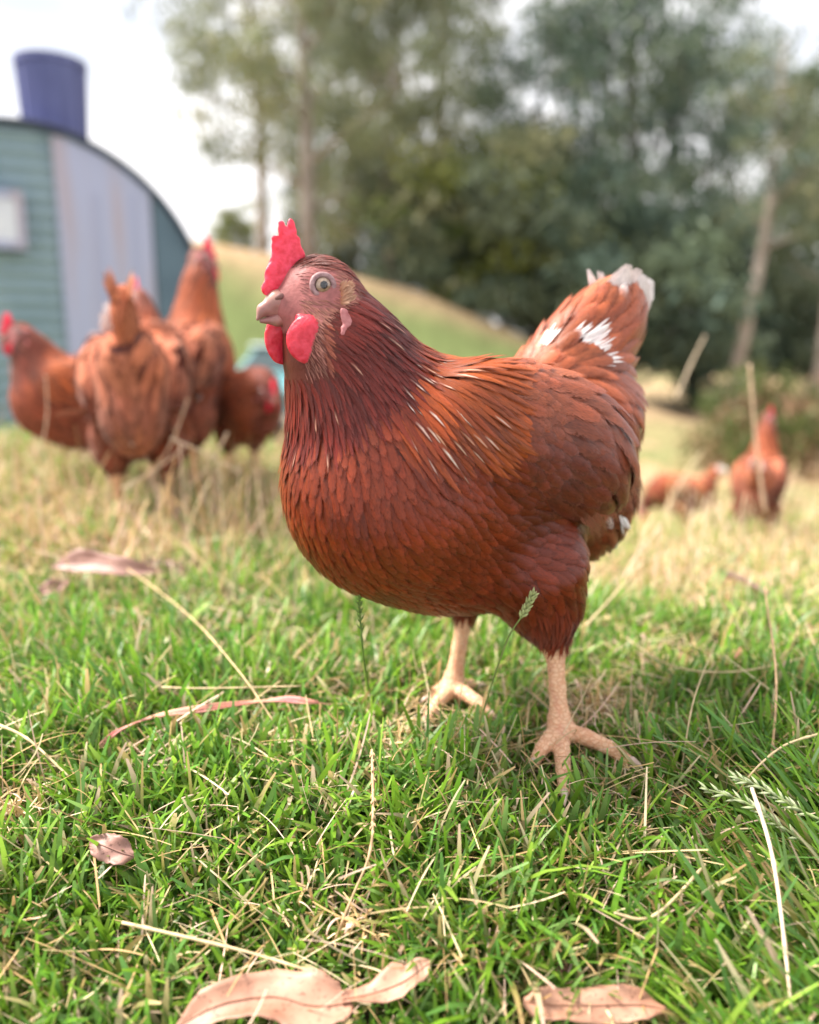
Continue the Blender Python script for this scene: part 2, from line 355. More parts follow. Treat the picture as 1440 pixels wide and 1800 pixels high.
# ------------------------------------------------------------------ the hen
def head_matrix(hc, yaw, pitch):
    return Matrix.Translation(hc) @ Matrix.Rotation(yaw, 4, 'Z') @ Matrix.Rotation(-pitch, 4, 'Y')
def make_hen(sp, name='hen'):
    fine = sp.get('fine', False); s_f = 1.0 if fine else 2.1
    wpx = []
    root = link(name, None); HM = head_matrix(Vector(sp['head']), sp['hyaw'], sp['hpitch'])
    tp = lambda p: np.array(tuple(HM @ Vector(p)))
    nk = [np.array(p) for p in sp['neck']]; nr = sp['neck_r']
    HR = HM.to_3x3().to_euler()
    prims = [ell((.046, 0, .221), (.140, .080, .088), (0, -.10, 0)), ell((.121, 0, .228), (.084, .077, .088), (0, -.15, 0), .03),
             ell((-.062, 0, .262), (.075, .060, .056), (0, .15, 0), .03), ell((-.082, 0, .196), (.052, .052, .062), (0, -.2, 0), .02),
             ell(sp.get('tail_c', (-.116, 0, .330)), (.030, .019, .058 if fine else .046), (0, sp.get('tail_r', -.52), 0), .03)]
    prims += [ell((.048, 0, .168), (.092, .064, .054), (0, 0, 0), .02)]
    if fine: prims += [ell((-.078, 0, .326), (.064, .028, .033), (0, .60, 0), .03)]
    for sgn in (1, -1): prims += [ell((.045, sgn*.064, .262), (.078, .026, .046), (0, -.22, -.05*sgn), .02), ell((.085, sgn*.056, .270), (.045, .026, .036), (0, 0, 0), .03)]
    for i in range(len(nk)-1): prims.append(seg(nk[i], nk[i+1], nr[i], nr[i+1], .03))
    for sgn, hk, ft, kn in ((1, sp['hockL'], sp['footL'], sp['kneeL']), (-1, sp['hockR'], sp['footR'], sp['kneeR'])):
        prims += [seg(kn, np.array(hk)*.35+np.array(kn)*.65, .041, .032, .02), seg(np.array(hk)*.35+np.array(kn)*.65, hk, .029, .0125, .012)]
    Rh = np.array(HM.to_3x3())
    def hell(c, r, k): return ('e', tp(c), np.array(r, float), Rh, 0, k)
    headp = [hell((-.006, 0, -.001), (.0255, .0170, .0235), .012), hell((.001, 0, -.016), (.0165, .0130, .0125), .010),
             hell((.012, 0, -.009), (.0140, .0095, .0115), .008), hell((-.002, .0115, .002), (.0125, .0055, .0115), .004), hell((-.002, -.0115, .002), (.0125, .0055, .0115), .004)]
    prims += headp
    legs = []
    for ft, hk, toes in ((sp['footL'], sp['hockL'], sp['toesL']), (sp['footR'], sp['hockR'], sp['toesR'])):
        ft = np.array(ft); hk = np.array(hk); mid = ft*.5+hk*.5
        legs += [seg(hk, mid, .0088, .0064, .006), seg(mid, ft+(hk-ft)*.12, .0064, .0084, .004), seg(ft+(hk-ft)*.12, ft, .0090, .0094, .005)]
        for j, tpnt in enumerate(toes):
            tpnt = np.array(tpnt); m1 = ft*.62+tpnt*.38+np.array([0, 0, .004]); m2 = ft*.27+tpnt*.73+np.array([0, 0, .0035])
            r0 = .0066 if j < 3 else .0052
            legs += [seg(ft, m1, .0080, r0, .005), seg(m1, m2, r0*1.02, r0*.86, .0012), seg(m2, tpnt, r0*.88, r0*.66, .0012)]
    prims += legs
    allp = np.array([p[1] for p in prims]+[p[2] for p in prims if p[0] == 's']); h = .0022 if fine else .0048
    lo = [allp[:, 0].min()-.10, -.13, allp[:, 2].min()-.015]; hi = [allp[:, 0].max()+.12, .13, max(.42, allp[:, 2].max()+.04)]
    lo[1] = min(lo[1], allp[:, 1].min()-.04); hi[1] = max(hi[1], allp[:, 1].max()+.04)
    lo[0] = max(lo[0], -.26)
    P, Q = surface_nets(prims, lo, hi, h)
    # skin colours: legs and face are bare, the rest is under feathers
    dl = sdf(P, legs); dh = sdf(P, headp); HI = HM.inverted(); Hi = np.array(HI)
    PH = P @ Hi[:3, :3].T+Hi[:3, 3]
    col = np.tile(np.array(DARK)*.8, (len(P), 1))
    lowz = max(sp['hockL'][2], sp['hockR'][2])
    lm = (dl < .004) & (P[:, 2] < lowz+.01); n1 = rng.random(len(P))[:, None]
    lc = np.array((.78, .49, .31))*(.88+.2*n1)
    k = (vnoise(P[:, 0]*1000+P[:, 2]*300, P[:, 1]*1000+P[:, 2]*700, .16)[:, None])
    lc = lc*(1-.25*ss(.5, .9, k))+np.array((.50, .13, .10))*.25*ss(.5, .9, k)
    # scutes: thin darker lines across shanks and toes
    ring = 0*ss(.80, .98, np.abs(np.sin(P[:, 2]*760+3*vnoise(P[:, 0], P[:, 1], 220))))[:, None]
    lc = lc*(1-.20*ring)
    col[lm] = lc[lm]
    face = (dh < .013) & (PH[:, 0] > -.026) & (PH[:, 2] < .014) & (PH[:, 2] > -.026)
    fc = np.array((.40, .135, .125))*(.86+.25*n1)*(1-.35*vnoise(P[:, 0]*3, P[:, 2]+P[:, 1], 160)[:, None]); col[face] = fc[face]
    me = mesh_np('body', P, Q, {'col': col}); body = link('body', me, M_skin, root)
    bvh = BVHTree.FromPolygons([tuple(p) for p in P], [tuple(int(i) for i in q) for q in Q])
    for px, py, rr in sp.get('white_px', []):
        h_ = bvh.ray_cast(to_local(CAMP), Matrix.Rotation(-HYAW, 3, 'Z') @ Vector(pray(px, py)))[0]
        if h_ is not None: wpx.append((np.array(tuple(h_)), rr))
    nd = np.array(nk[-1])-np.array(nk[0])
    nkd = -nd/np.linalg.norm(nd); mn = (np.array(nk[0])+np.array(nk[-1]))/2; hp = np.array(sp['head']); n0 = np.array(nk[0])
    hb = -np.array(tuple(HM.to_3x3() @ Vector((1, 0, 0)))); hu = np.array(tuple(HM.to_3x3() @ Vector((0, 0, 1))))
    hl = np.array(tuple(HM.to_3x3() @ Vector((0, 1, 0))))
    fl = [(hp+hu*.03, hb*.9-hu*.1), (hp+hu*.01-hb*.03, hb-hu*.2), (hp+hb*.03, hb*.4+nkd), (hp-hu*.02+hl*.02, hb*.5+nkd), (hp-hu*.02-hl*.02, hb*.5+nkd), (hp+hl*.02, hb+nkd*.4), (hp-hl*.02, hb+nkd*.4)]
    for yy in (-.04, 0, .04): fl += [(mn+np.array([0, yy, 0]), nkd), (n0+np.array([-.02, yy, .0]), nkd+np.array([-.35, 0, 0])), (n0+np.array([.05, yy, -.0]), nkd+np.array([-.1, 0, -.3]))]
    fl += [((.20, 0, .25), (-.1, 0, -1)), ((.19, .05, .24), (-.2, .0, -1)), ((.19, -.05, .24), (-.2, 0, -1)), ((.195, 0, .17), (-.7, 0, -.8)), ((.15, .05, .13), (-1, 0, -.35)), ((.15, -.05, .13), (-1, 0, -.35)),
           ((.06, 0, .115), (-1, 0, .02)), ((-.02, 0, .12), (-1, 0, .2)), ((.13, .08, .20), (-.8, 0, -.65)), ((.13, -.08, .20), (-.8, 0, -.65)),
           ((.05, .085, .20), (-1, 0, -.25)), ((.05, -.085, .20), (-1, 0, -.25)), ((.05, .07, .26), (-1, 0, -.2)), ((.05, -.07, .26), (-1, 0, -.2)),
           ((.06, 0, .31), (-1, 0, 0)), ((0, 0, .315), (-1, 0, .05)), ((-.06, 0, .32), (-1, 0, .3)), ((-.06, .05, .28), (-.6, 0, -.7)), ((-.06, -.05, .28), (-.6, 0, -.7)), ((-.10, .04, .26), (-.4, 0, -.9)), ((-.10, -.04, .26), (-.4, 0, -.9)), ((-.02, .06, .29), (-.85, 0, -.4)), ((-.02, -.06, .29), (-.85, 0, -.4)),
           ((-.10, .03, .29), (-.8, .1, -.1)), ((-.10, -.03, .29), (-.8, -.1, -.1)), ((-.05, 0, .345), (-.85, 0, .5)), ((-.08, .02, .34), (-.75, 0, .45)), ((-.08, -.02, .34), (-.75, 0, .45)), ((-.10, 0, .36), (-.45, 0, .85)), ((-.13, .02, .38), (-.45, 0, .9)), ((-.13, -.02, .38), (-.45, 0, .9)), ((-.145, 0, .34), (-.5, 0, .7)),
           ((-.15, 0, .22), (-.5, 0, -.8)), ((-.14, .04, .18), (-.4, 0, -1)), ((-.14, -.04, .18), (-.4, 0, -1)), ((-.11, 0, .13), (-.6, 0, -.6)),
           ((-.02, .08, .17), (-.7, 0, -.8)), ((-.02, -.08, .17), (-.7, 0, -.8)), (sp['hockL'], (0, 0, -1)), (sp['hockR'], (0, 0, -1)), (np.array(sp['kneeL'])*.4+np.array(sp['hockL'])*.6, (-.15, 0, -1)), (np.array(sp['kneeR'])*.4+np.array(sp['hockR'])*.6, (-.15, 0, -1))]
    flow = make_flow(fl)
    legv = [np.array(sp['hockL']), np.array(sp['hockR'])]
    def region(p):
        ph = Hi[:3, :3] @ p+Hi[:3, 3]
        if p[2] < lowz-.004 and min(np.hypot(*(p-h_)[:2]) for h_ in legv) < .05+max(0, .09-p[2]): 
            return None
        dhd = np.linalg.norm(p-hp)
        if dhd < .034 or ph[0] > .0:
            if dhd < .06:
                if ph[2] > .0125+.25*max(0, ph[0]) and ph[0] < .015: return 'crown'
                if ph[0] < -.0165 and ph[2] > .001: return 'crown'
                if ph[0] < -.0095 and ph[2] > -.030: return 'cheek'
                if ph[2] < -.022 and ph[0] < .004: return 'throat'
                if ph[0] > -.024:
                    if ph[0] > .013 or np.hypot(ph[0]+.002, ph[2]-.002) < .0098: return None
                    return 'face' if (ph[2] > -.007) else 'cheek'
                return 'neck'
        # neck coordinate
        s_ = np.dot(p-n0, -nkd)
        if s_ > .045 and dhd < .13: return 'neck'
        if p[0] > .092 and p[2] > .258 and not (p[0] > .165 and p[2] < .285): return 'cape'
        zk = min(sp['kneeL'][2], sp['kneeR'][2])
        if p[2] < .135 and p[0] < .045 and abs(p[1]) > .028: return 'thigh'
        if p[2] > .352+.25*(p[0]+.09) and p[0] < -.055: return 'tailc'
        if p[0] < -.065 and p[2] < .205: return 'vent'
        if p[0] < -.01 and p[2] > .205: return 'saddle'
        if p[2] < .125: return 'belly'
        if p[2] > .265 and p[0] < .09: return 'back'
        if p[0] > .10: return 'breast'
        return 'side'
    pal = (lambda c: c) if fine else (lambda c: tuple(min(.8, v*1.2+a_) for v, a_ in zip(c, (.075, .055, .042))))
    spc = {'crown': .0022, 'cheek': .0015, 'face': .0019, 'throat': .0026, 'neck': .0031, 'cape': .0045, 'breast': .0053, 'side': .0066, 'back': .0080, 'saddle': .0092, 'belly': .0062, 'thigh': .0034, 'tailc': .009, 'vent': .0068}
    def spacing(p):
        r = region(p); return None if r is None else spc[r]*s_f
    FT = Feathers(); FD = Feathers()
    for p in sample_pts(P, Q, spacing):
        r = region(p); x, y, z = p; g = s_f**.8; white = random.random()
        if r == 'crown': a = (.010, .0024, prof_lance, .0002, .0012, 4); base = jit((.17, .035, .022), .35)
        elif r == 'cheek': a = (.006, .0010, prof_lance, .0001, .0006, 3); base = jit((.25, .10, .075), .4)
        elif r == 'face': a = (.0042, .0009, prof_lance, .0001, .0004, 3); base = jit((.32, .12, .105), .5)
        elif r == 'throat': a = (.011, .0028, prof_lance, .0002, .0015, 4); base = jit((.20, .045, .022), .3)
        elif r == 'neck': a = (.025, .0046, prof_lance, .0004, .0020, 6); base = jit(lerp(HACK, ORANGE, min(1, .55*max(0, min(1, (.150-x)/.03))+.5*float(ss(-.02, -.045, y)))), .32)  # the one-sided orange paints in light from the left
        elif r == 'cape':
            a = (.036, .0060, prof_lance, .0014, .0030, 7); fr = max(0, min(1, (x-.118)/.05+random.uniform(-.35, .35))); base = jit(lerp(ORANGE, HACK, fr*.85), .3)
        elif r == 'breast': a = (.021, .0088, prof_soft, .0005, .0020, 6); base = jit(lerp(BREAST, ORANGE, .45*float(ss(.0, -.05, y)) ), .17)  # right side turned orange, painting the light that falls on that edge
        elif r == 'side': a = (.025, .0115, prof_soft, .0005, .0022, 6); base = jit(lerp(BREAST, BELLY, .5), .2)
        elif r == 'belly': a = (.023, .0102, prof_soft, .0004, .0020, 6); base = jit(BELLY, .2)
        elif r == 'back': a = (.030, .0130, prof_round, .0006, .0040, 6); base = jit(BACK, .25)
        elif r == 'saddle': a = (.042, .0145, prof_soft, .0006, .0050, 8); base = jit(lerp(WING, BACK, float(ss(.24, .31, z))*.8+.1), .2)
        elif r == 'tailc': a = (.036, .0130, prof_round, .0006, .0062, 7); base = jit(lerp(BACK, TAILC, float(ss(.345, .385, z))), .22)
        elif r == 'vent': a = (.026, .0080, prof_soft, .0006, .0040, 6); base = jit(lerp(THIGH, TAILC, .25), .25)
        else: a = (.019, .0034, prof_lance, .0004, .0022, 5); base = jit(THIGH, .22)
        Ln, W, pf, e0, lift, rows = a; tip = tuple(min(1, c*1.5+.03) for c in base); root_c = tuple(c*.62 for c in base)  # root tone: painted shade between feathers, plus naturally darker fluff
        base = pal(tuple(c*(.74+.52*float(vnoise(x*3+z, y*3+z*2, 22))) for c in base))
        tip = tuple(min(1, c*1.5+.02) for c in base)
        if r in ('cape', 'neck') and fine and white < .28 and np.linalg.norm((p-np.array([.142, .062, .298]))/np.array([.030, .05, .034])) < 1:
            tip = jit(random.choice([(.74, .62, .52), (.52, .33, .22), (.62, .46, .36)]), .1)
            cf = (lambda b_, t_: (lambda u, t: lerp(b_, t_, (1 if (u == 0) else 0)*float(ss(.56, .68, t)*(1-.8*ss(.80, .93, t))))))(base, tip)
        elif r == 'neck' and white < .05 and fine:
            tip = (.55, .32, .22); cf = (lambda b_, t_: (lambda u, t: lerp(b_, t_, (1 if (u == 0) else .1)*float(ss(.4, .8, t)))))(base, tip)
        elif r in ('tailc', 'vent') and white < (.09 if fine else .03):
            cf = (lambda b_: (lambda u, t: lerp(b_, WHITE, float(ss(.55, .95, t)))))(base)
        elif fine and any(np.linalg.norm(p-np.array(q)) < rr for q, rr in wpx):
            
            cf = lambda u, t: jit(WHITE, .04)
            for _ in range(9): lay_feather(FD, bvh, flow, p+rng.normal(0, .002, 3), .017*random.uniform(.7, 1.2), .0026, prof_lance, .002, .007*random.random(), cf, rows=5)
            continue
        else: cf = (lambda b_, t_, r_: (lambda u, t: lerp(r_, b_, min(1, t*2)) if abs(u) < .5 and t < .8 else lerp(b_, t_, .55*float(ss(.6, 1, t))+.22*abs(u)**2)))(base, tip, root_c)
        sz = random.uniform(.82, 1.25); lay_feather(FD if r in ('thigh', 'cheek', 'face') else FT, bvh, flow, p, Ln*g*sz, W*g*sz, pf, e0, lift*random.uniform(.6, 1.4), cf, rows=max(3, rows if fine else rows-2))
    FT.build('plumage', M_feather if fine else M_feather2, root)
    if fine: FD.build('down', M_down, root)
    # wings: a smooth shell with rows of coverts and long flight feathers
    for sgn in (1, -1):
        wp = [ell((.038, sgn*.065, .260), (.080, .028, .048), (0, -.25, -.05*sgn), .02), ell((.006, sgn*.067, .242), (.060, .024, .038), (0, -.48, sgn*.06), .03), ell((.080, sgn*.055, .270), (.040, .026, .034), (0, 0, 0), .03)]
        WP, WQ = surface_nets(wp, (-.14, -.13, .14), (.17, .13, .35), .003 if fine else .006)
        wb = BVHTree.FromPolygons([tuple(p) for p in WP], [tuple(int(i) for i in q) for q in WQ])
        wf = make_flow([((.12, sgn*.08, .29), (-.9, 0, -.35)), ((.10, sgn*.08, .25), (-.7, 0, -.75)), ((.06, sgn*.05, .31), (-1, 0, -.1)), ((.05, sgn*.09, .27), (-.9, 0, -.5)),
                        ((.0, sgn*.06, .30), (-.9, 0, -.35)), ((-.03, sgn*.09, .26), (-.6, 0, -.85)), ((-.06, sgn*.09, .22), (-.5, 0, -.9)), ((.03, sgn*.09, .22), (-.9, 0, -.45)), ((-.07, sgn*.05, .27), (-.75, 0, -.7))])
        WF = Feathers()
        def wspc(p):
            if p[1]*sgn < .056 or p[0] > .088: return None
            return (.0060 if p[0] > .055 else (.0092 if p[0] > .015 else .0108))*s_f
        for p in sample_pts(WP, WQ, wspc):
            x, y, z = p
            if x > .055: a = (.022, .0115, .0006, .0030)
            elif x > .015: a = (.038, .0150, .0006, .0068)
            else: a = (.052, .0165, .0006, .0092)
            base = pal(jit(lerp(WING, BACK, float(ss(.25, .31, z))*.8+.1), .22)); tip = tuple(min(1, c*1.75+.05) for c in base); wht = False  # upper rows blend to the paler back tone with its painted sheen
            cf = (lambda b_, t_, w_: (lambda u, t: (lerp(b_, WHITE, float(ss(.5, .8, t))) if w_ else lerp(lerp((.05, .018, .014), b_, .35+.65*min(1, t*1.7)), t_, (.75*float(ss(.4, 1, -u*sgn))+.15*abs(u))+.45*float(ss(.75, 1, t))))))(base, tip, wht)  # dark feather base: darker fluff and painted shadow under the overlap
            lay_feather(WF, wb, wf, p, a[0]*random.uniform(.85, 1.2)*s_f**.6, a[1]*s_f**.6, prof_round, a[2], a[3]*random.uniform(.6, 1.5), cf, rows=8 if fine else 5, maxoff=.006)
        for k in range(9):
            q = k/8; base = jit(lerp(WING, BACK, .25), .25); tip = tuple(min(1, c*1.5+.03) for c in base)
            cf = (lambda b_, t_, w_: (lambda u, t: lerp(lerp(b_, t_, .8*float(ss(.3, 1, -u*sgn))), WHITE, w_*float(ss(.8, .95, t)))))(base, tip, 1.0 if k == 2 else 0.)
            free_feather(WF, (.030-.045*q, sgn*(.0895-.004*q), .222+.030*q), (-.72-.1*q, sgn*.02, -.62+.06*q), (.05, sgn, .15), .070+.008*q, .0165, prof_blunt, cf, rows=9, bend=-.28, camber=.18)
        wc = np.tile(np.array(WING)*.7, (len(WP), 1)); nV = len(WP)
        V = np.concatenate([WP]+WF.V); C = np.concatenate([wc]+WF.C); U = np.concatenate([np.zeros((nV, 2))]+WF.U)
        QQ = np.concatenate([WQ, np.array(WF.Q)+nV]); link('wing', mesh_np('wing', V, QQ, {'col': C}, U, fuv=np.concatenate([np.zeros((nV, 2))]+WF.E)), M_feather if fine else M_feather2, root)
    # tail fan
    T = Feathers(); T.es = .70; tb = sp.get('tail_dark', 0)
    n_t = 14
    for k in range(n_t):
        q = (k/(n_t-1)-.5)*2; sd_ = 1 if k % 2 else -1
        el = math.radians(sp.get('tail_el', 62)+random.uniform(-9, 9)-10*abs(q)); yw = q*.33
        d = Vector((-math.cos(el)*math.cos(yw), math.sin(yw)*.8, math.sin(el)))
        base = jit(TAILC, .2)
        if tb and k > n_t-5: base = (.03, .02, .02)
        cf = (lambda b_, wt: (lambda u, t: lerp(b_, WHITE, wt*float(ss(.52, .80, t)))))(base, random.choice([1, .95, .8]) if not tb else .1)
        el = math.radians(sp.get('tail_el', 62)+13*q+random.uniform(-5, 5)); d = Vector((-math.cos(el), sd_*.06, math.sin(el)))
        free_feather(T, (-.106-.010*(1-q), sd_*.006, sp.get('tail_z', .325)), d, Vector((.25, sd_, .30)), random.uniform(.060, .080), .026 if fine else .017, prof_blunt, cf, rows=7, bend=random.uniform(.05, .5), sidebend=random.uniform(-.2, .2))
    T.build('tail', M_feather, root)
    # head details -------------------------------------------------
    R3 = HM
    def hmesh(name, prims_, h_, mat, disp=0, ysc=1.0):
        a = np.array([p[1] for p in prims_]+[p[2] for p in prims_ if p[0] == 's']); mxr = max([max(p[2]) if p[0] == 'e' else max(p[3], p[4]) for p in prims_])
        PP, QQ_ = surface_nets(prims_, a.min(0)-mxr*1.15-.002, a.max(0)+mxr*1.15+.002, h_)
        if disp: PP = PP+disp*(np.stack([vnoise(PP[:, 0]+PP[:, 2], PP[:, 2]-PP[:, 1], 260), vnoise(PP[:, 0]*1.3+3, PP[:, 2], 310), vnoise(PP[:, 2]+5, PP[:, 0], 270)], 1)-.5)
        PP[:, 1] *= ysc
        PP = PP @ np.array(R3.to_3x3()).T+np.array(tuple(R3.translation))
        return link(name, mesh_np(name, PP, QQ_), mat, root)
    hs = .0007 if fine else .002
    # upper and lower mandible
    up = [seg((.010, 0, -.0050), (.023, 0, -.0068), .0088, .0070, .003), seg((.023, 0, -.0068), (.0325, 0, -.0120), .0068, .0038, .003), seg((.0325, 0, -.0120), (.0368, 0, -.0178), .0038, .0011, .003),
          seg((.012, 0, -.0115), (.027, 0, -.0135), .0070, .0034, .003)]
    bk = hmesh('beak', up, hs, M_beak)
    hmesh('lower_beak', [seg((.010, 0, -.0182), (.024, 0, -.0184), .0056, .0040, .003), seg((.024, 0, -.0184), (.0342, 0, -.0190), .0040, .0015, .002)], hs, M_beak, ysc=1.1)
    for sg in (1, -1):
        b = MB(); b.tube([HM @ Vector((.0195, sg*.0066, -.0030)), HM @ Vector((.0225, sg*.0072, -.0038)), HM @ Vector((.0258, sg*.0062, -.0056))], [.0012, .0025, .0010], 10); n_ = b.build('nostril', M_nostril, bk, smooth=True)
    # comb: serrated blade
    cm = [seg((.0285, 0, .001), (.0225, 0, .012), .0042, .0055, .004), seg((.0225, 0, .012), (.0145, 0, .024), .0058, .0062, .004), seg((.017, 0, .006), (.011, 0, .022), .0062, .0058, .004),
          seg((.0215, 0, .020), (.0220, .001, .033), .0036, .0018, .003), seg((.0145, 0, .026), (.0168, .0005, .0425), .0055, .0018, .003), seg((.0100, 0, .026), (.0100, -.0005, .0435), .0056, .0020, .003), seg((.0080, 0, .022), (.0068, 0, .032), .0036, .0018, .003), seg((.012, 0, .012), (.005, 0, .022), .0036, .0024, .004)]
    hmesh('comb', cm, hs, M_comb, .0010, ysc=.46)
    hmesh('wattle', [('e', np.array((.0078, .0222, -.0325)), np.array((.0165, .0040, .0158)), np.array(Matrix.Rotation(-.35, 3, 'Z')), 0, .004), seg((.011, .012, -.017), (.0085, .0185, -.025), .0045, .0056, .006)], hs, M_wattle, .0004)
    hmesh('wattle', [('e', np.array((.0205, -.0100, -.0325)), np.array((.0105, .0034, .0155)), np.array(Matrix.Rotation(.25, 3, 'Z') @ Matrix.Rotation(.15, 3, 'Y')), 0, .004), seg((.018, -.007, -.017), (.020, -.0095, -.026), .0040, .0050, .006)], hs, M_wattle, .0004)
    def hsurf(x_, z_, sg_):
        h_ = bvh.ray_cast(HM @ Vector((x_, sg_*.07, z_)), HM.to_3x3() @ Vector((0, -sg_, 0)))[0]
        return abs((HM.inverted() @ h_).y) if h_ is not None else .016
    for sg in (1, -1):
        ye = hsurf(-.0125, -.020, sg)+.0010
        hmesh('earlobe', [('e', np.array((-.0125, sg*ye, -.0205)), np.array((.0036, .0018, .0080)), np.array(Matrix.Rotation(.35, 3, 'Y')), 0, .003), seg((-.010, sg*ye, -.026), (-.0085, sg*ye, -.031), .0024, .0018, .002)], hs, M_lobe, .0010)
        # eye: ball with iris and pupil, ring of bare skin round it
        er = .0060; out = (HM.to_3x3() @ Vector((.10, sg, .03))).normalized(); hit = bvh.ray_cast(HM @ Vector((-.002, sg*.06, .0020)), HM.to_3x3() @ Vector((0, -sg, 0)))[0]
        ec = (hit if hit is not None else HM @ Vector((-.002, sg*.0165, .002)))-out*er*.42
        E_V = []; E_F = []; NU, NV_ = 28, 18; q = out.to_track_quat('Z', 'Y'); mi_ = []
        for i in range(NV_+1):
            th = PI*.62*i/NV_
            for j in range(NU): E_V.append(tuple(ec+q @ Vector((math.sin(th)*math.cos(2*PI*j/NU), math.sin(th)*math.sin(2*PI*j/NU), math.cos(th)))*er))
        for i in range(NV_):
            for j in range(NU):
                E_F.append((i*NU+j, i*NU+(j+1) % NU, (i+1)*NU+(j+1) % NU, (i+1)*NU+j)); th = .62*PI*(i+.5)/NV_
                mi_.append(0 if th < .47 else (1 if th < .95 else 0 if th < 1.06 else 2))
        mb = MB(); mb.v = E_V; mb.f = E_F; mb.mi = mi_
        ey = mb.build('eye', [M_pupil, M_iris, M_lid], root, smooth=True)
        rg = MB(); Rn, Rm = 36, 10; Vr = []; Fr = []
        for i in range(Rn):
            a_ = 2*PI*i/Rn
            for j in range(Rm):
                b_ = 2*PI*j/Rm; rr = .0067+.0018*math.cos(b_); zz = er*.40+.0015*math.sin(b_); ov = 1.06
                Vr.append(tuple(ec+q @ Vector((rr*math.cos(a_)*ov, rr*math.sin(a_), zz))))
        for i in range(Rn):
            for j in range(Rm): Fr.append((i*Rm+j, ((i+1) % Rn)*Rm+j, ((i+1) % Rn)*Rm+(j+1) % Rm, i*Rm+(j+1) % Rm))
        rg.add(Vr, Fr); rg.build('eyelid', M_lid, ey, smooth=True)
        if fine:      # tuft over the ear opening
            ET = Feathers()
            for _ in range(90):
                pb = HM @ Vector((-.0110+random.uniform(-.0025, .0025), sg*(ye-.0005+random.uniform(-.001, .0010)), -.005+random.uniform(-.006, .006)))
                dd = HM.to_3x3() @ Vector((-.8+random.uniform(-.2, .3), sg*.35, .35+random.uniform(-.4, .5)))
                bc = jit((.34, .13, .07), .3)
                free_feather(ET, pb, dd, HM.to_3x3() @ Vector((.2, sg, .1)), random.uniform(.005, .0085), .0014, prof_lance, (lambda c_: (lambda u, t: lerp(c_, (.58, .36, .25), t)))(bc), rows=4, bend=.5)
            ET.build('ear_tuft', M_down, root)
    # claws
    for ft, toes in ((sp['footL'], sp['toesL']), (sp['footR'], sp['toesR'])):
        for tpnt in toes:
            d = (Vector(tpnt)-Vector(ft)); d.z = 0; d.normalize(); p0 = Vector(tpnt)-d*.002
            b = MB(); b.tube([p0, p0+d*.006+Vector((0, 0, .0012)), p0+d*.011+Vector((0, 0, -.0006)), p0+d*.0145+Vector((0, 0, -.0036))], [.0036, .0030, .0018, .0005], 9); b.build('claw', M_claw, root, smooth=True)
    return root
M_pupil, _t, _b, _o = new_mat('pupil'); _b.inputs['Base Color'].default_value = (.004, .004, .006, 1); _b.inputs['Roughness'].default_value = .06; _b.inputs['Coat Weight'].default_value = 1
M_iris = mat_noise('iris', (.23, .14, .085), (.36, .25, .17), 500, rough=.08, spec=.6, detail=5); M_iris.node_tree.nodes['Principled BSDF'].inputs['Coat Weight'].default_value = 1
M_lid = mat_noise('eyelid_skin', (.25, .14, .145), (.40, .25, .25), 400, rough=.5, bs=.8, bd=.0006)

HEN_O = Vector((.085, .665, 0.0)); HEN_TH = math.radians(38)
HYAW = math.pi+HEN_TH                                    # local +x points along the hen's heading
def to_local(p):
    v = Vector(p)-HEN_O; return Matrix.Rotation(-HYAW, 3, 'Z') @ v
def toe(px, py, z=.016): 
    r = pray(px, py); t = (z-CAM_H)/r[2]; return tuple(to_local(CAMP+r*t))
footL = toe(985, 1284, .020); footR = toe(795, 1212, .020)
main = dict(fine=True, neck=[(.124, 0, .258), (.152, -.002, .297), (.168, -.004, .328), (.178, -.006, .352)], neck_r=[.060, .041, .029, .022],
            head=(.187, -.007, .361), hyaw=math.radians(-13), hpitch=math.radians(-2),
            hockL=(.000, .054, .089), footL=footL, kneeL=(.020, .050, .150), hockR=(.012, -.040, .100), footR=footR, kneeR=(.03, -.045, .155),
            toesL=[toe(940, 1338), toe(992, 1392, .012), toe(1105, 1336), toe(966, 1296, .018)],
            toesR=[toe(752, 1262), toe(758, 1226, .018), toe(858, 1252), toe(838, 1206, .018)],
            white_px=[(1035, 594, .009), (1054, 632, .008), (1015, 603, .006), (955, 606, .004), (990, 690, .0025), (1088, 905, .005)], tail_el=72)
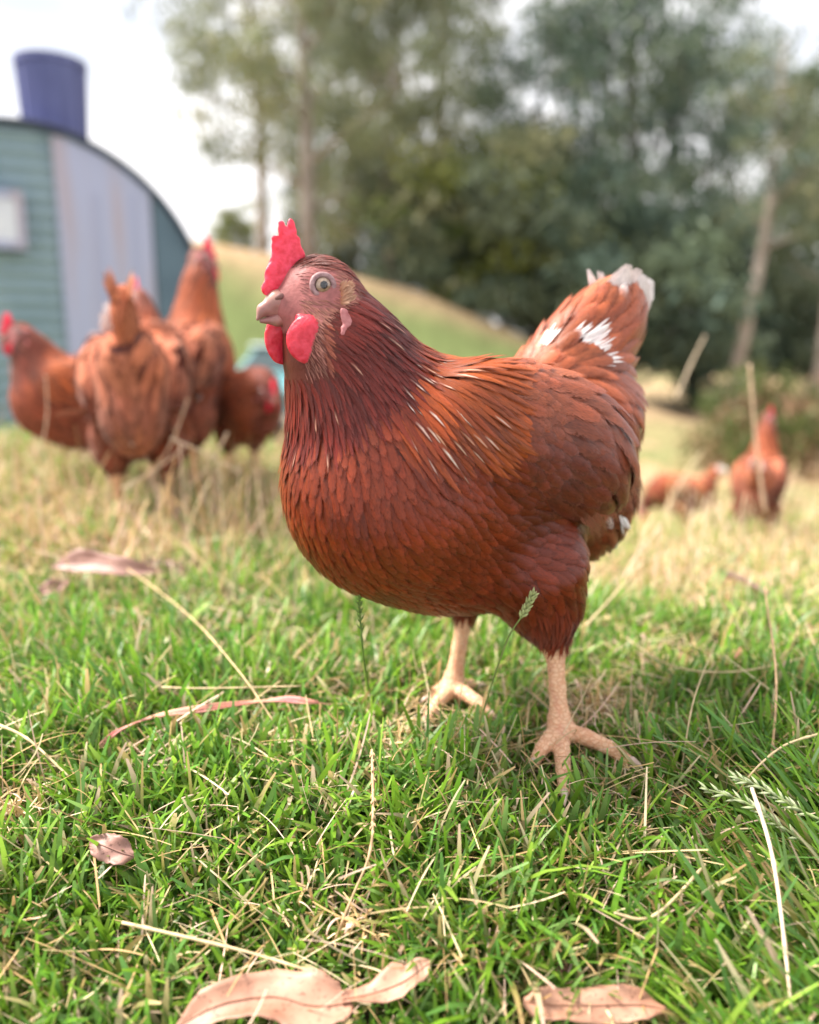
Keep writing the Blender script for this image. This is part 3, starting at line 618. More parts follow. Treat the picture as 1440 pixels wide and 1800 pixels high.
# ------------------------------------------------------------------ ground sheet
def build_ground():
    ys = np.concatenate([np.arange(-.6, .3, .06), np.arange(.3, 1.3, .012), np.geomspace(1.3, 20, 130), np.geomspace(20.8, 600, 40)])
    xs1 = np.concatenate([np.arange(0, .8, .014), np.geomspace(.82, 30, 90), np.geomspace(32, 500, 20)]); xs = np.concatenate([-xs1[:0:-1], xs1])
    X, Y = np.meshgrid(xs, ys, indexing='ij'); Z = ground_z(X, Y)
    V = np.stack([X.ravel(), Y.ravel(), Z.ravel()], 1); nx, ny = X.shape
    i = np.arange(nx*ny).reshape(nx, ny); Q = np.stack([i[:-1, :-1].ravel(), i[1:, :-1].ravel(), i[1:, 1:].ravel(), i[:-1, 1:].ravel()], 1)
    x, y, z = V.T
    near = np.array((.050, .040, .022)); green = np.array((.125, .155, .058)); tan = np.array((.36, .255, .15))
    n = vnoise(x, y, .55)*.6+vnoise(x, y, 2.3)*.4; dry = ss(.38, .62, n)
    # broad tan band beyond the green dip on the right, and a tan lip on the bank
    dry = np.clip(dry+ss(8, 14, y)*ss(60, 25, y)*.5, 0, 1)
    dry = np.where((y > 12) & (x < 3.5), ss(.62, .95, ss(11.5, 18, y)+vnoise(x, y, .8)*.15-.1), dry)
    dry = dry*(1-.8*ss(3.2, 4.0, y)*ss(7.5, 6.0, y))
    far = green*(1-dry[:, None])+tan*dry[:, None]
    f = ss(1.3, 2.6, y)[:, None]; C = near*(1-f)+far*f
    C = C*(.8+.4*vnoise(x, y, 14)[:, None])
    m, t, b, o = new_mat('turf_soil'); a = t.nodes.new('ShaderNodeAttribute'); a.attribute_name = 'col'
    c2, h = noise_col(t, (.72, .72, .72), (1.25, 1.25, 1.25), 60, 8); mm = t.nodes.new('ShaderNodeVectorMath'); mm.operation = 'MULTIPLY'
    t.links.new(a.outputs['Color'], mm.inputs[0]); t.links.new(c2, mm.inputs[1]); t.links.new(mm.outputs[0], b.inputs['Base Color'])
    b.inputs['Roughness'].default_value = .95; b.inputs['Specular IOR Level'].default_value = .1; bump(t, b, h, .8, .01)
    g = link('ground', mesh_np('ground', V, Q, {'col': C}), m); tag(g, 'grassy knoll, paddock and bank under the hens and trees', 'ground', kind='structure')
build_ground()
# ------------------------------------------------------------------ grass
def blades(n, bx, by, bz, h, w_, az, lean, curve, col, tipcol, name, mat, blunt=.35, segs=4, twist=None):
    """n strips, arrays of length n; each strip leans towards az and bends over by curve"""
    t = np.linspace(0, 1, segs+1)[None, :]
    th = lean[:, None]+curve[:, None]*t                       # angle from vertical along the blade
    ds = h[:, None]/segs
    rr = np.cumsum(np.sin(th)*ds, 1)-np.sin(th[:, :1])*ds; zz = np.cumsum(np.cos(th)*ds, 1)-np.cos(th[:, :1])*ds
    cx = bx[:, None]+rr*np.cos(az)[:, None]; cy = by[:, None]+rr*np.sin(az)[:, None]; cz = bz[:, None]+zz
    wd = (w_[:, None]*.5)*np.where(t < .15, .75, np.where(t > .99, blunt, 1-.35*np.clip((t-.4)/.6, 0, 1)))
    fa = (az+PI/2+(twist if twist is not None else 0))[:, None]
    sx = np.cos(fa)*wd; sy = np.sin(fa)*wd
    V = np.stack([np.stack([cx-sx, cy-sy, cz], -1), np.stack([cx+sx, cy+sy, cz], -1)], 2).reshape(-1, 3)
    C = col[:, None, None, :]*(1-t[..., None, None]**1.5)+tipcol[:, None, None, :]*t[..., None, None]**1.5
    C = np.broadcast_to(C, (n, segs+1, 2, 3)).reshape(-1, 3)
    base = (np.arange(n)*(segs+1)*2)[:, None]+(np.arange(segs)*2)[None, :]; base = base.ravel()
    Q = np.stack([base, base+1, base+3, base+2], 1)
    return V, Q, C
def wedge_points(n, y0, y1, margin=1.12, power=1.0):
    """points in the visible wedge, denser near the camera"""
    u = rng.random(n)**power; y = y0+(y1-y0)*u; x = (rng.random(n)*2-1)*(y*.60*margin+.06)
    return x, y
GREENS = 1.3*np.array([(.15, .26, .028), (.20, .33, .04), (.085, .19, .035), (.10, .22, .075), (.27, .37, .07), (.14, .28, .04), (.17, .26, .12)])*np.array((.84, 1.04, .72))
STRAWS = 1.18*np.array([(.58, .44, .24), (.50, .34, .17), (.66, .54, .36), (.42, .27, .13), (.64, .45, .36)])
def dryness(x, y):
    """share of dead blades over the ground"""
    d = .17+.25*ss(.45, .8, vnoise(x, y, 8))
    d = d+.58*ss(.92, 1.35, y)*ss(.1, -.3, x)+.5*ss(.86, 1.15, y)*ss(.05, .35, x)
    d = d+.35*ss(.95, 1.4, y)
    for (cx, cy, r, a) in THATCH: d = d+a*np.exp(-((x-cx)**2+((y-cy)*1.2)**2)/(r*r))
    return np.clip(d, 0, .93)
THATCH = []
for px, py, r, a in ((1050, 1215, .05, .7), (1180, 1150, .045, .7), (20, 1410, .03, .6), (1260, 1440, .03, .4), (640, 1620, .025, .5), (700, 1280, .03, .4), (1230, 1060, .06, .5)):
    g = ground_at(px, py, .015); THATCH.append((g[0], g[1], r, a))
FEET = [(HEN_O + Matrix.Rotation(HYAW, 3, 'Z') @ Vector(f)) for f in (footL, footR)]
SKIP = []
def hfac(x, y):
    f = np.full(x.shape, 1.0)
    for p in FEET:
        d = np.hypot((x-p.x), (y-(p.y-.02))*.9); f = f*(.55+.45*ss(.022, .065, d))
    for cx, cy, r, a in THATCH: f = f*(1-.5*np.exp(-((x-cx)**2+(y-cy)**2)/(r*r)))
    for cx, cy, rx, k in SKIP: f = f*(1-k*np.exp(-((x-cx)**2+((y-cy)*1.3)**2)/(rx*rx)))
    return f
# leaf places are needed first: the lawn is pressed down under them
LEAF_PX = [(560, 1760, .05, .70), (700, 1730, .03, .6), (1040, 1768, .04, .65), (195, 1490, .02, .6), (170, 990, .045, .5), (300, 1000, .03, .4), (95, 1034, .025, .5), (360, 1260, .03, .45), (240, 1290, .03, .45), (480, 1232, .03, .5)]
for px, py, rx, k in LEAF_PX:
    g = ground_at(px, py, .02); SKIP.append((g[0], g[1]-.012, rx, k))
def lawn(name, n, y0, y1, hmin, hmax, wmin, wmax, power, seed, tufts=.6, dry_k=1.0):
    r = np.random.default_rng(seed)
    nt_ = n//9
    tx, ty = wedge_points(nt_, y0, y1, power=power); rep = r.integers(0, nt_, n)
    sp_ = .011*(1+ty[rep]*.5)
    x = tx[rep]+r.normal(0, 1, n)*sp_; y = ty[rep]+r.normal(0, 1, n)*sp_
    alt = r.random(n) > tufts; ax, ay = wedge_points(n, y0, y1, power=power); x = np.where(alt, ax, x); y = np.where(alt, ay, y)
    keep = ~((x**2+y**2 < .27**2)); x = x[keep]; y = y[keep]; rep = rep[keep]; n = len(x)
    out = np.arctan2(y-ty[rep], x-tx[rep]); az = out+r.normal(0, .9, n)
    patch = vnoise(x, y, 11)
    hh = (hmin+(hmax-hmin)*r.random(n)**1.6)*(.65+.7*patch)*hfac(x, y)
    lean = np.abs(r.normal(.35, .32, n)); curve = np.abs(r.normal(.55, .5, n))
    # rank, longer, combed grass at the right edge of the foreground
    rk = ss(.13, .23, x)*ss(.60, .50, y); hh = hh*(1+.75*rk); az = np.where(r.random(n) < rk*.8, r.normal(2.5, .35, n), az); lean = lean+.35*rk
    w_ = wmin+(wmax-wmin)*r.random(n)**1.5
    dr = r.random(n) < dryness(x, y)*dry_k
    gi = GREENS[(r.integers(0, len(GREENS), n)+(patch*3).astype(int)) % len(GREENS)]
    hue = vnoise(x, y, 5)[:, None]; gi = gi*(1-.25*hue)+np.array((.17, .30, .03))*.25*hue
    si = STRAWS[r.integers(0, len(STRAWS), n)]
    col = np.where(dr[:, None], si, gi)*(.72+.55*r.random(n))[:, None]
    tipc = col*np.array((1.1, 1.05, 1.0)); dt = (r.random(n) < .16) & ~dr; tipc[dt] = STRAWS[r.integers(0, len(STRAWS), dt.sum())]
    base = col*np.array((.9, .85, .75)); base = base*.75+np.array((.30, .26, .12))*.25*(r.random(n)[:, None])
    hh = np.where(dr, hh*.8, hh); lean = np.where(dr, lean+.5*r.random(n), lean); curve = np.where(dr, curve+r.random(n)*1.0, curve); w_ = np.where(dr, w_*.65, w_)
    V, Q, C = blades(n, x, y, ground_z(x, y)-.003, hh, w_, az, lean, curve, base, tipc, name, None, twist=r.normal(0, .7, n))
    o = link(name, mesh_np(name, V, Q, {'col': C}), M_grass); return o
tag(lawn('grass', 105000, .24, 1.30, .018, .060, .0020, .0058, 1.15, 3), 'short green grass covering the knoll around the hen', 'grass', kind='stuff')
tag(lawn('undergrowth_grass', 70000, .24, 1.0, .008, .022, .0014, .0034, 1.1, 5, tufts=.2, dry_k=2.2), 'low dead thatch and short blades at the base of the green lawn', 'thatch', kind='stuff')
tag(lawn('distant_grass', 70000, 1.25, 3.6, .03, .075, .0026, .0050, 1.0, 9, tufts=.8, dry_k=.72), 'longer mixed green and dry grass beyond the crest of the knoll', 'grass', kind='stuff')
# dry stalks and tall seeding straw, thick along the crest
def straw(n, seed, place, lmin, lmax, name, label, wd=(.0008, .0018), flat=.5):
    r = np.random.default_rng(seed); x, y = place(r, n); n = len(x)
    hh = lmin+(lmax-lmin)*r.random(n)**1.7; lean = np.where(r.random(n) < flat, 1.0+r.random(n)*.5, np.abs(r.normal(.2, .35, n))); cv = r.normal(.25, .45, n)
    c = STRAWS[r.integers(0, len(STRAWS), n)]*(.8+.45*r.random(n))[:, None]
    w_ = wd[0]+(wd[1]-wd[0])*r.random(n)
    z0 = ground_z(x, y)+np.where(lean > .9, .006+.02*r.random(n), -.002)
    V, Q, C = blades(n, x, y, z0, hh, w_, r.random(n)*2*PI, lean, cv, c*.85, c, name, None, blunt=.6, segs=6, twist=r.normal(0, 1.2, n))
    tag(link(name, mesh_np(name, V, Q, {'col': C}), M_straw), label, 'dry grass', kind='stuff')
def crest(r, n):
    x = r.uniform(-1.3, 1.5, n); y = r.uniform(.98, 2.0, n); k = r.random(n) < (.30+.7*ss(.2, -.25, x)+.45*ss(.1, .4, x))*(.3+.7*ss(1.0, 1.35, y)); return x[k], y[k]
straw(8000, 21, crest, .03, .15, 'dry_grass', 'pale dry stalks tangled along the crest of the knoll', (.0012, .0028), .45)
def near_sp(r, n):
    x, y = wedge_points(n, .33, 1.05); k = r.random(n) < .3+.7*dryness(x, y); return x[k], y[k]
straw(10000, 22, near_sp, .015, .075, 'straw_litter', 'broken pale straw scattered through the green lawn', (.0007, .0018), .85)
def midway(r, n): return r.uniform(-.95, 1.1, n), .82+.85*r.random(n)**.8
straw(7500, 29, midway, .03, .12, 'matted_straw', 'pale straw matted through the grass towards the crest', (.0009, .0020), .8)
def tangle(r, n): return r.uniform(-.62, -.14, n), r.uniform(1.0, 1.24, n)
straw(210, 27, tangle, .07, .20, 'tangled_straw', 'pinkish dry stalks tangled in front of the background hens', (.0014, .0026), .35)
def field(r, n):
    x = r.uniform(-1, 5, n); y = 2.0+r.random(n)**1.3*7; return x, y
straw(4500, 23, field, .08, .30, 'field_straw', 'tall dry grass standing in the lower paddock', (.003, .006), .15)
def curly(px, py, n, rad, seed):
    r = np.random.default_rng(seed); g = ground_at(px, py, .025); x = g[0]+r.normal(0, rad, n); y = g[1]+r.normal(0, rad*.8, n)
    c = STRAWS[r.integers(0, len(STRAWS), n)]*(.8+.35*r.random(n))[:, None]
    return blades(n, x, y, ground_z(x, y)+.010+.012*r.random(n), .010+.018*r.random(n), .001+.0016*r.random(n), r.random(n)*2*PI, r.random(n)*1.6, r.normal(1.6, 1.3, n), c, c*1.05, '', None, blunt=.5, segs=8, twist=r.normal(0, 1.4, n))
for i, (px, py, n, rad, lb) in enumerate(((30, 1405, 70, .012, 'bleached wad of dead grass at the left edge of the lawn'), (1160, 1150, 120, .022, 'pinkish heap of dead grass on the bare patch right of the standing hen'), (1060, 1225, 130, .024, 'flattened straw behind the near foot of the standing hen'),
        (640, 1620, 45, .007, 'small curled dead tuft at the foot of the brown stalk'), (1240, 1455, 60, .012, 'tangle of dead roots among the long grass at right'), (1180, 1570, 55, .010, 'frayed dead tuft low down in the long grass at right'), (545, 1560, 20, .006, 'little curled scrap of dead grass in the middle of the lawn'),
        (700, 1285, 35, .010, 'yellowed tuft of dead grass in front of the far foot'))):
    V, Q, C = curly(px, py, n, rad, 40+i); tag(link('dead_grass_tuft', mesh_np('dead_grass_tuft', V, Q, {'col': C}), M_straw), lb, 'dead grass', 'dead grass tufts in the lawn', 'stuff' if n > 100 else None)
# ------------------------------------------------------------------ fallen gum leaves
def M_leafdry(name, c1, c2):
    m = mat_noise(name, c1, c2, 60, rough=.5, spec=.4, bs=.5, bd=.0009, detail=10, lo=.28, hi=.75); t = m.node_tree; b = t.nodes['Principled BSDF']; src = b.inputs['Base Color'].links[0].from_socket
    c = t.nodes.new('ShaderNodeTexCoord'); v = t.nodes.new('ShaderNodeTexNoise'); v.inputs['Scale'].default_value = 420; v.inputs['Detail'].default_value = 2; t.links.new(c.outputs['Object'], v.inputs['Vector'])
    r = t.nodes.new('ShaderNodeValToRGB'); r.color_ramp.elements[0].position = .26; r.color_ramp.elements[1].position = .40; r.color_ramp.elements[0].color = (.35, .28, .25, 1); r.color_ramp.elements[1].color = (1, 1, 1, 1); t.links.new(v.outputs['Fac'], r.inputs[0])
    w2 = t.nodes.new('ShaderNodeTexNoise'); w2.inputs['Scale'].default_value = 25; w2.inputs['Detail'].default_value = 6; t.links.new(c.outputs['Object'], w2.inputs['Vector'])
    r2 = t.nodes.new('ShaderNodeValToRGB'); r2.color_ramp.elements[0].position = .35; r2.color_ramp.elements[1].position = .55; r2.color_ramp.elements[0].color = (.72, .62, .58, 1); r2.color_ramp.elements[1].color = (1, 1, 1, 1); t.links.new(w2.outputs['Fac'], r2.inputs[0])
    m1 = t.nodes.new('ShaderNodeVectorMath'); m1.operation = 'MULTIPLY'; m2 = t.nodes.new('ShaderNodeVectorMath'); m2.operation = 'MULTIPLY'
    t.links.new(src, m1.inputs[0]); t.links.new(r.outputs[0], m1.inputs[1]); t.links.new(m1.outputs[0], m2.inputs[0]); t.links.new(r2.outputs[0], m2.inputs[1]); t.links.new(m2.outputs[0], b.inputs['Base Color']); return m
M_lf1 = M_leafdry('dry_gum_leaf', (.34, .18, .12), (.50, .30, .21)); M_lf2 = M_leafdry('pink_gum_leaf', (.62, .20, .22), (.74, .46, .30)); M_lf3 = M_leafdry('dark_gum_leaf', (.10, .045, .035), (.2, .10, .07))
M_lf4 = M_leafdry('mauve_gum_leaf', (.24, .125, .10), (.38, .22, .18))
def gum_leaf(ptsz, widths, mat, label, thick=.0005, roll=0., wav=.002, seed=0, curl=.15):
    """ptsz: pixel points along the midrib with a height above ground; width in metres at each"""
    r = np.random.default_rng(seed); P = [Vector(ground_at(px, py, dz)) for px, py, dz in ptsz]; n = 26; R = []; W_ = []
    for i in range(n):
        t = i/(n-1)*(len(P)-1); k = min(int(t), len(P)-2); u = t-k
        p0 = P[max(k-1, 0)]; p1 = P[k]; p2 = P[k+1]; p3 = P[min(k+2, len(P)-1)]
        R.append(.5*((2*p1)+(p2-p0)*u+(2*p0-5*p1+4*p2-p3)*u*u+(3*p1-p0-3*p2+p3)*u**3))
        W_.append(widths[k]*(1-u*u*(3-2*u))+widths[k+1]*u*u*(3-2*u))
    V = []; F = []; m = 9
    for i in range(n):
        t = (R[min(i+1, n-1)]-R[max(i-1, 0)]).normalized(); side = t.cross(Vector((0, -.35, .94))).normalized(); up = side.cross(t).normalized()
        side = (side*math.cos(roll)+up*math.sin(roll)); up = side.cross(t).normalized()
        for j in range(m):
            s = (j/(m-1)-.5)*2; jag = 1+.05*math.sin(i*1.9+seed)*abs(s)
            V.append(R[i]+side*s*W_[i]*.5*jag+up*(curl*W_[i]*s*s+wav*math.sin(i*.55+s*2.2+seed)*abs(s)-(.0004 if j == m//2 else 0)))
    for i in range(n-1):
        for j in range(m-1): F.append((i*m+j, i*m+j+1, (i+1)*m+j+1, (i+1)*m+j))
    me = bpy.data.meshes.new('fallen_leaf'); me.from_pydata([tuple(v) for v in V], [], F); me.update()
    for p in me.polygons: p.use_smooth = True
    o = link('fallen_leaf', me, mat); sm = o.modifiers.new('thickness', 'SOLIDIFY'); sm.thickness = thick; sm.offset = 0
    b = MB(); b.tube([tuple(R[i]+Vector((0, -.0002, .0005))) for i in range(0, n, 2)]+[tuple(R[-1]+(R[-1]-R[-2])*2.2)], [.00045]*(len(range(0, n, 2)))+[.0004], 6)
    b.build('midrib', mat, o, smooth=True)
    tag(o, label, 'leaf', 'gum leaves fallen on the lawn'); return o
gum_leaf([(300, 1815, .030), (380, 1768, .034), (480, 1752, .036), (545, 1768, .036), (600, 1765, .034), (615, 1756, .034)], [.002, .020, .027, .034, .022, .006], M_lf1, 'large pinkish tan gum leaf lying flat at the bottom edge, left of centre', seed=1)
gum_leaf([(600, 1757, .034), (650, 1748, .036), (705, 1728, .038), (735, 1708, .040), (756, 1690, .042)], [.006, .013, .021, .014, .002], M_lf1, 'curled end of a tan gum leaf rising to a point at bottom centre', seed=4, roll=.2)
gum_leaf([(920, 1760, .030), (960, 1766, .032), (1040, 1768, .032), (1120, 1766, .032), (1170, 1775, .030)], [.006, .017, .0205, .018, .004], M_lf1, 'oblong tan gum leaf with a blunt end under green blades, bottom right', seed=7, curl=.05)
gum_leaf([(158, 1478, .030), (185, 1488, .032), (215, 1500, .030), (236, 1506, .026)], [.004, .018, .017, .002], M_lf4, 'small brown diamond shaped leaf tilted up in the green lawn at left', seed=9, roll=-.3, curl=.1)
gum_leaf([(175, 1312, .024), (212, 1284, .030), (275, 1258, .034), (360, 1246, .036), (450, 1235, .038), (500, 1229, .038), (560, 1236, .036)], [.001, .0046, .0052, .0056, .0062, .0066, .001], M_lf2, 'long narrow pink and tan gum leaf arching over the lawn', seed=3, curl=.1)
gum_leaf([(88, 998, .040), (140, 988, .048), (205, 996, .048), (292, 1006, .040)], [.004, .030, .026, .003], M_lf4, 'blurred mauve gum leaf lying on the lawn at left, behind the smaller one', seed=5, roll=-.55)
gum_leaf([(240, 990, .03), (290, 992, .032), (350, 1012, .024)], [.003, .014, .001], M_lf3, 'dark thin gum leaf tip touching the mauve leaf', seed=6, roll=-.4)
gum_leaf([(60, 1046, .026), (90, 1034, .030), (125, 1020, .030)], [.003, .020, .003], M_lf4, 'small mauve leaf in front of the larger mauve one at left', seed=8, roll=-.5)
gum_leaf([(1272, 1172, .02), (1290, 1158, .03), (1300, 1140, .03)], [.004, .014, .003], M_lf2, 'small pale pink leaf standing in the lawn right of the hen', seed=12, roll=.7)
gum_leaf([(978, 1708, .02), (990, 1700, .02), (1004, 1690, .024)], [.002, .006, .002], M_lf3, 'tiny dark leaf scrap above the oblong leaf', seed=13)
# ------------------------------------------------------------------ single stalks, twigs and seed heads
def stalk(pts, rad, label, name='dry_stalk', col=(.60, .46, .27), cat='stalk', head=None, grp='single dry stalks on the lawn'):
    P = []
    for px, py, dz, y in pts:
        P.append(Vector(at_depth(px, py, y)) if y else Vector(ground_at(px, py, dz)))
    n = 22; R = []
    for i in range(n):
        t = i/(n-1)*(len(P)-1); k = min(int(t), len(P)-2); u = t-k
        p0 = P[max(k-1, 0)]; p1 = P[k]; p2 = P[k+1]; p3 = P[min(k+2, len(P)-1)]
        R.append(.5*((2*p1)+(p2-p0)*u+(2*p0-5*p1+4*p2-p3)*u*u+(3*p1-p0-3*p2+p3)*u**3))
    key = 'stalk_%.2f_%.2f' % (col[0], col[1]); m = bpy.data.materials.get(key) or mat_noise(key, tuple(c*.75 for c in col), tuple(min(1, c*1.2) for c in col), 150, rough=.65, stretch=(1, 1, 1))
    b = MB(); rr = [rad*(1.0-.35*i/(n-1))*(1.35 if i % 7 == 3 else 1) for i in range(n)]; b.tube(R, rr, 7)
    o = b.build(name, m, smooth=True); tag(o, label, cat, grp)
    if head:
        a, e, ln, wd, hc = head; hm_key = 'seed_%.2f_%.2f' % (hc[0], hc[1]); hm_ = bpy.data.materials.get(hm_key) or mat_noise(hm_key, tuple(c*.7 for c in hc), hc, 300, rough=.7)
        F_ = MB(); i0 = int(a*(n-1)); i1 = int(e*(n-1)); cnt = 26
        for q in range(cnt):
            s = i0+(i1-i0)*q/cnt; k = min(int(s), n-2); p = R[k].lerp(R[k+1], s-k); d = (R[k+1]-R[k]).normalized(); sd_ = d.orthogonal(); sd_.rotate(Matrix.Rotation(q*2.4, 3, d))
            dd = (d+sd_*.45).normalized(); F_.tube([p, p+dd*ln*.5, p+dd*ln], [wd*.35, wd, wd*.12], 6)
        F_.build('seed_head', hm_, o, smooth=True)
    return o
straw_c = (.68, .55, .36); brown_c = (.42, .25, .13); green_c = (.16, .22, .06)
stalk([(215, 1622, .040, 0), (330, 1648, .044, 0), (440, 1675, .042, 0), (548, 1708, .038, 0)], .0010, 'pale straw lying just above the large tan leaf')
stalk([(654, 1318, .060, 0), (656, 1420, .058, 0), (650, 1500, .050, 0), (618, 1580, .040, 0), (588, 1655, .020, 0)], .0010, 'upright brown stalk with a fuzzy head, lower centre of the lawn', col=(.50, .32, .18), head=(0, .4, .0045, .0009, (.55, .36, .2)))
stalk([(1322, 1386, .070, 0), (1352, 1480, .068, 0), (1370, 1580, .062, 0), (1392, 1775, .045, 0)], .0013, 'pale upright straw in the long grass at the right edge', col=(.74, .56, .42))
stalk([(0, 1275, .035, 0), (50, 1300, .036, 0), (122, 1366, .026, 0)], .0012, 'bent pale straw at the left edge of the lawn')
stalk([(225, 1000, .05, 0), (330, 1080, .06, 0), (420, 1180, .055, 0), (482, 1270, .03, 0)], .0009, 'long thin tan stalk slanting down to the pink leaf', col=(.55, .40, .22))
stalk([(1240, 1520, .035, 0), (1150, 1610, .04, 0), (1080, 1605, .045, 0)], .0011, 'curved straw low in the lawn at right, above the oblong leaf')
stalk([(285, 1208, .045, 0), (360, 1210, .046, 0), (530, 1206, .045, 0)], .0008, 'thin level straw above the pink leaf')
stalk([(1440, 1290, .05, 0), (1380, 1310, .05, 0), (1330, 1350, .045, 0), (1300, 1390, .03, 0)], .0009, 'thin arched straw at the right edge')
stalk([(1440, 1150, .03, 0), (1300, 1180, .04, 0), (1180, 1170, .04, 0), (1100, 1120, .04, 0)], .0009, 'long level straw running right from the pinkish heap')
stalk([(1030, 1100, .05, 0), (1085, 1040, .06, 0), (1130, 990, 0, .98)], .0012, 'pale slanting straw beside the hen thigh')
stalk([(1350, 1400, .01, 0), (1365, 1200, .06, 0), (1348, 1060, .09, 0), (1345, 1030, .10, 0)], .0011, 'tall thin brown stalk standing at the right of the lawn', col=(.45, .30, .17))
stalk([(1190, 1420, .0, 0), (1215, 1250, .05, 0), (1245, 1160, .06, 0)], .0007, 'thin straw standing right of the near foot')
stalk([(652, 1230, .01, 0), (640, 1160, 0, .57), (633, 1080, 0, .56), (632, 1036, 0, .555)], .0009, 'green grass spike standing in front of the hen breast', 'grass_spike', (.12, .20, .04), 'grass spike', head=(.55, .97, .0055, .0008, (.16, .24, .06)), grp='flowering grass stems')
stalk([(826, 1345, .01, 0), (850, 1250, 0, .575), (890, 1130, 0, .565), (918, 1082, 0, .56), (940, 1040, 0, .555)], .0008, 'leaning grass stem with pale seeds in front of the hen thigh', 'grass_spike', (.17, .22, .06), 'grass spike', head=(.72, .98, .0070, .0013, (.42, .46, .2)), grp='flowering grass stems')
stalk([(1440, 1500, .03, 0), (1370, 1450, .05, 0), (1310, 1410, .055, 0), (1232, 1384, .055, 0)], .0009, 'feathery pale green seed head drooping over the long grass, lower one', 'grass_spike', (.24, .30, .12), 'grass spike', head=(.2, .97, .0090, .0010, (.46, .52, .3)), grp='flowering grass stems')
stalk([(1440, 1440, .05, 0), (1400, 1420, .055, 0), (1340, 1385, .06, 0), (1290, 1366, .06, 0)], .0009, 'feathery pale green seed head drooping over the long grass, upper one', 'grass_spike', (.24, .30, .12), 'grass spike', head=(.2, .97, .0090, .0010, (.46, .52, .3)), grp='flowering grass stems')
stalk([(1278, 1008, .03, 0), (1310, 1020, .035, 0), (1352, 1046, .03, 0)], .0042, 'short thick dark twig lying in the dry grass at right', 'twig', (.16, .10, .08), 'twig', grp='twigs in the dry grass')
stalk([(1190, 700, 0, 1.9), (1215, 640, 0, 1.9), (1240, 590, 0, 1.9)], .0030, 'blurred pale seeding stem standing against the dark trees', col=(.62, .50, .36), grp='blurred tall stems')
stalk([(1345, 900, 0, 1.5), (1330, 780, 0, 1.5), (1318, 640, 0, 1.5)], .0034, 'broad blurred tan stem standing left of the far hen head', col=(.62, .44, .30), grp='blurred tall stems')
for i, (x0, y0, x1, y1, yy, lb) in enumerate(((70, 800, 80, 660, 1.35, 'blurred pale stem in front of the leftmost hen'), (165, 800, 205, 650, 1.3, 'blurred pale stem in front of the hen seen from behind'), (260, 850, 330, 700, 1.25, 'blurred pale stem crossing the tail hen legs, right one'), (400, 760, 330, 860, 1.2, 'blurred straw leaning left below the pecking hen'),
        (215, 860, 330, 780, 1.2, 'blurred straw leaning right below the tail hen'), (300, 770, 420, 830, 1.2, 'blurred dark straw crossing in front of the pecking hen'))):
    stalk([(x0, y0, 0, yy), ((x0+x1)/2+8, (y0+y1)/2, 0, yy), (x1, y1, 0, yy)], .0015, lb, col=(.62, .47, .34), grp='blurred tall stems')
# ------------------------------------------------------------------ hens
hen = make_hen(main); hen.location = HEN_O; hen.rotation_euler = (0, 0, HYAW)
hen.location.z += float(ground_z(HEN_O.x, HEN_O.y))
tag(hen, 'sharp russet hen standing on the green lawn with its head turned aside', 'hen')
def bird(neck, head, hy, hp_, **k):
    d = dict(neck=neck, neck_r=[.066, .046, .032, .024], head=head, hyaw=hy, hpitch=hp_, hockL=(.0, .045, .096), footL=(0, .045, .036), kneeL=(.01, .05, .15), hockR=(.0, -.045, .096), footR=(0, -.045, .036), kneeR=(.01, -.05, .15),
             toesL=[(.05, .02, .031), (.06, .045, .031), (.045, .07, .031), (-.025, .045, .033)], toesR=[(.05, -.02, .031), (.06, -.045, .031), (.045, -.07, .031), (-.025, -.045, .033)]); d.update(k); return d
alert = make_hen(bird([(.110, 0, .262), (.135, 0, .325), (.148, 0, .385), (.158, 0, .425)], (.170, 0, .440), -.75, .05, tail_el=22, tail_c=(-.125, 0, .285), tail_r=-1.2, tail_z=.292))
peck = make_hen(bird([(.130, 0, .230), (.175, 0, .200), (.205, 0, .160), (.222, 0, .120)], (.236, 0, .105), 0., -.9, tail_el=40))
forage = make_hen(bird([(.125, 0, .258), (.160, 0, .275), (.185, 0, .278), (.200, 0, .272)], (.214, 0, .266), .15, -.35, tail_el=45))
calm = make_hen(bird([(.112, 0, .262), (.140, 0, .305), (.158, 0, .340), (.168, 0, .362)], (.180, 0, .372), 0.25, -.05, tail_dark=1, tail_el=66))
used = set()
def copy_tree(o, parent=None):
    c = o.copy(); COL.objects.link(c)
    if parent: c.parent = parent
    for ch in [q for q in list(bpy.data.objects) if q.parent == o]: copy_tree(ch, c)
    return c
def place(src, px, d, heading, label, s=1.0, dz=0.):
    """heading in degrees: direction the hen faces, 0 = picture right, 90 = away"""
    p = at_depth(px, 800, d); o = src if src.name not in used else copy_tree(src); used.add(src.name)
    o.location = (p[0], d, float(ground_z(p[0], d))-.024*s+dz); o.rotation_euler = (0, 0, math.radians(heading)); o.scale = (s, s*.86, s); tag(o, label, 'hen', 'hens standing behind the knoll'); return o
place(calm, 247, 1.33, 104, 'russet hen seen from behind with raised tail and one dark tail feather', s=1.05)
place(alert, 304, 1.54, 80, 'tall alert hen with stretched neck standing right of the raised tail', s=1.07)
place(calm, 200, 1.56, 198, 'hen with red comb facing the left edge of the photo', s=.85)
place(forage, 130, 1.95, 150, 'hen with lowered back just left of the raised tail, mostly hidden', s=.85)
place(forage, 425, 1.70, -58, 'hen bending down beside the breast of the sharp hen', s=.76)
place(alert, 1338, 2.0, 62, 'orange necked hen standing in the dry grass at far right', s=.76)
place(peck, 1215, 2.6, 150, 'small blurred hen pecking left of the orange necked hen', s=.62)
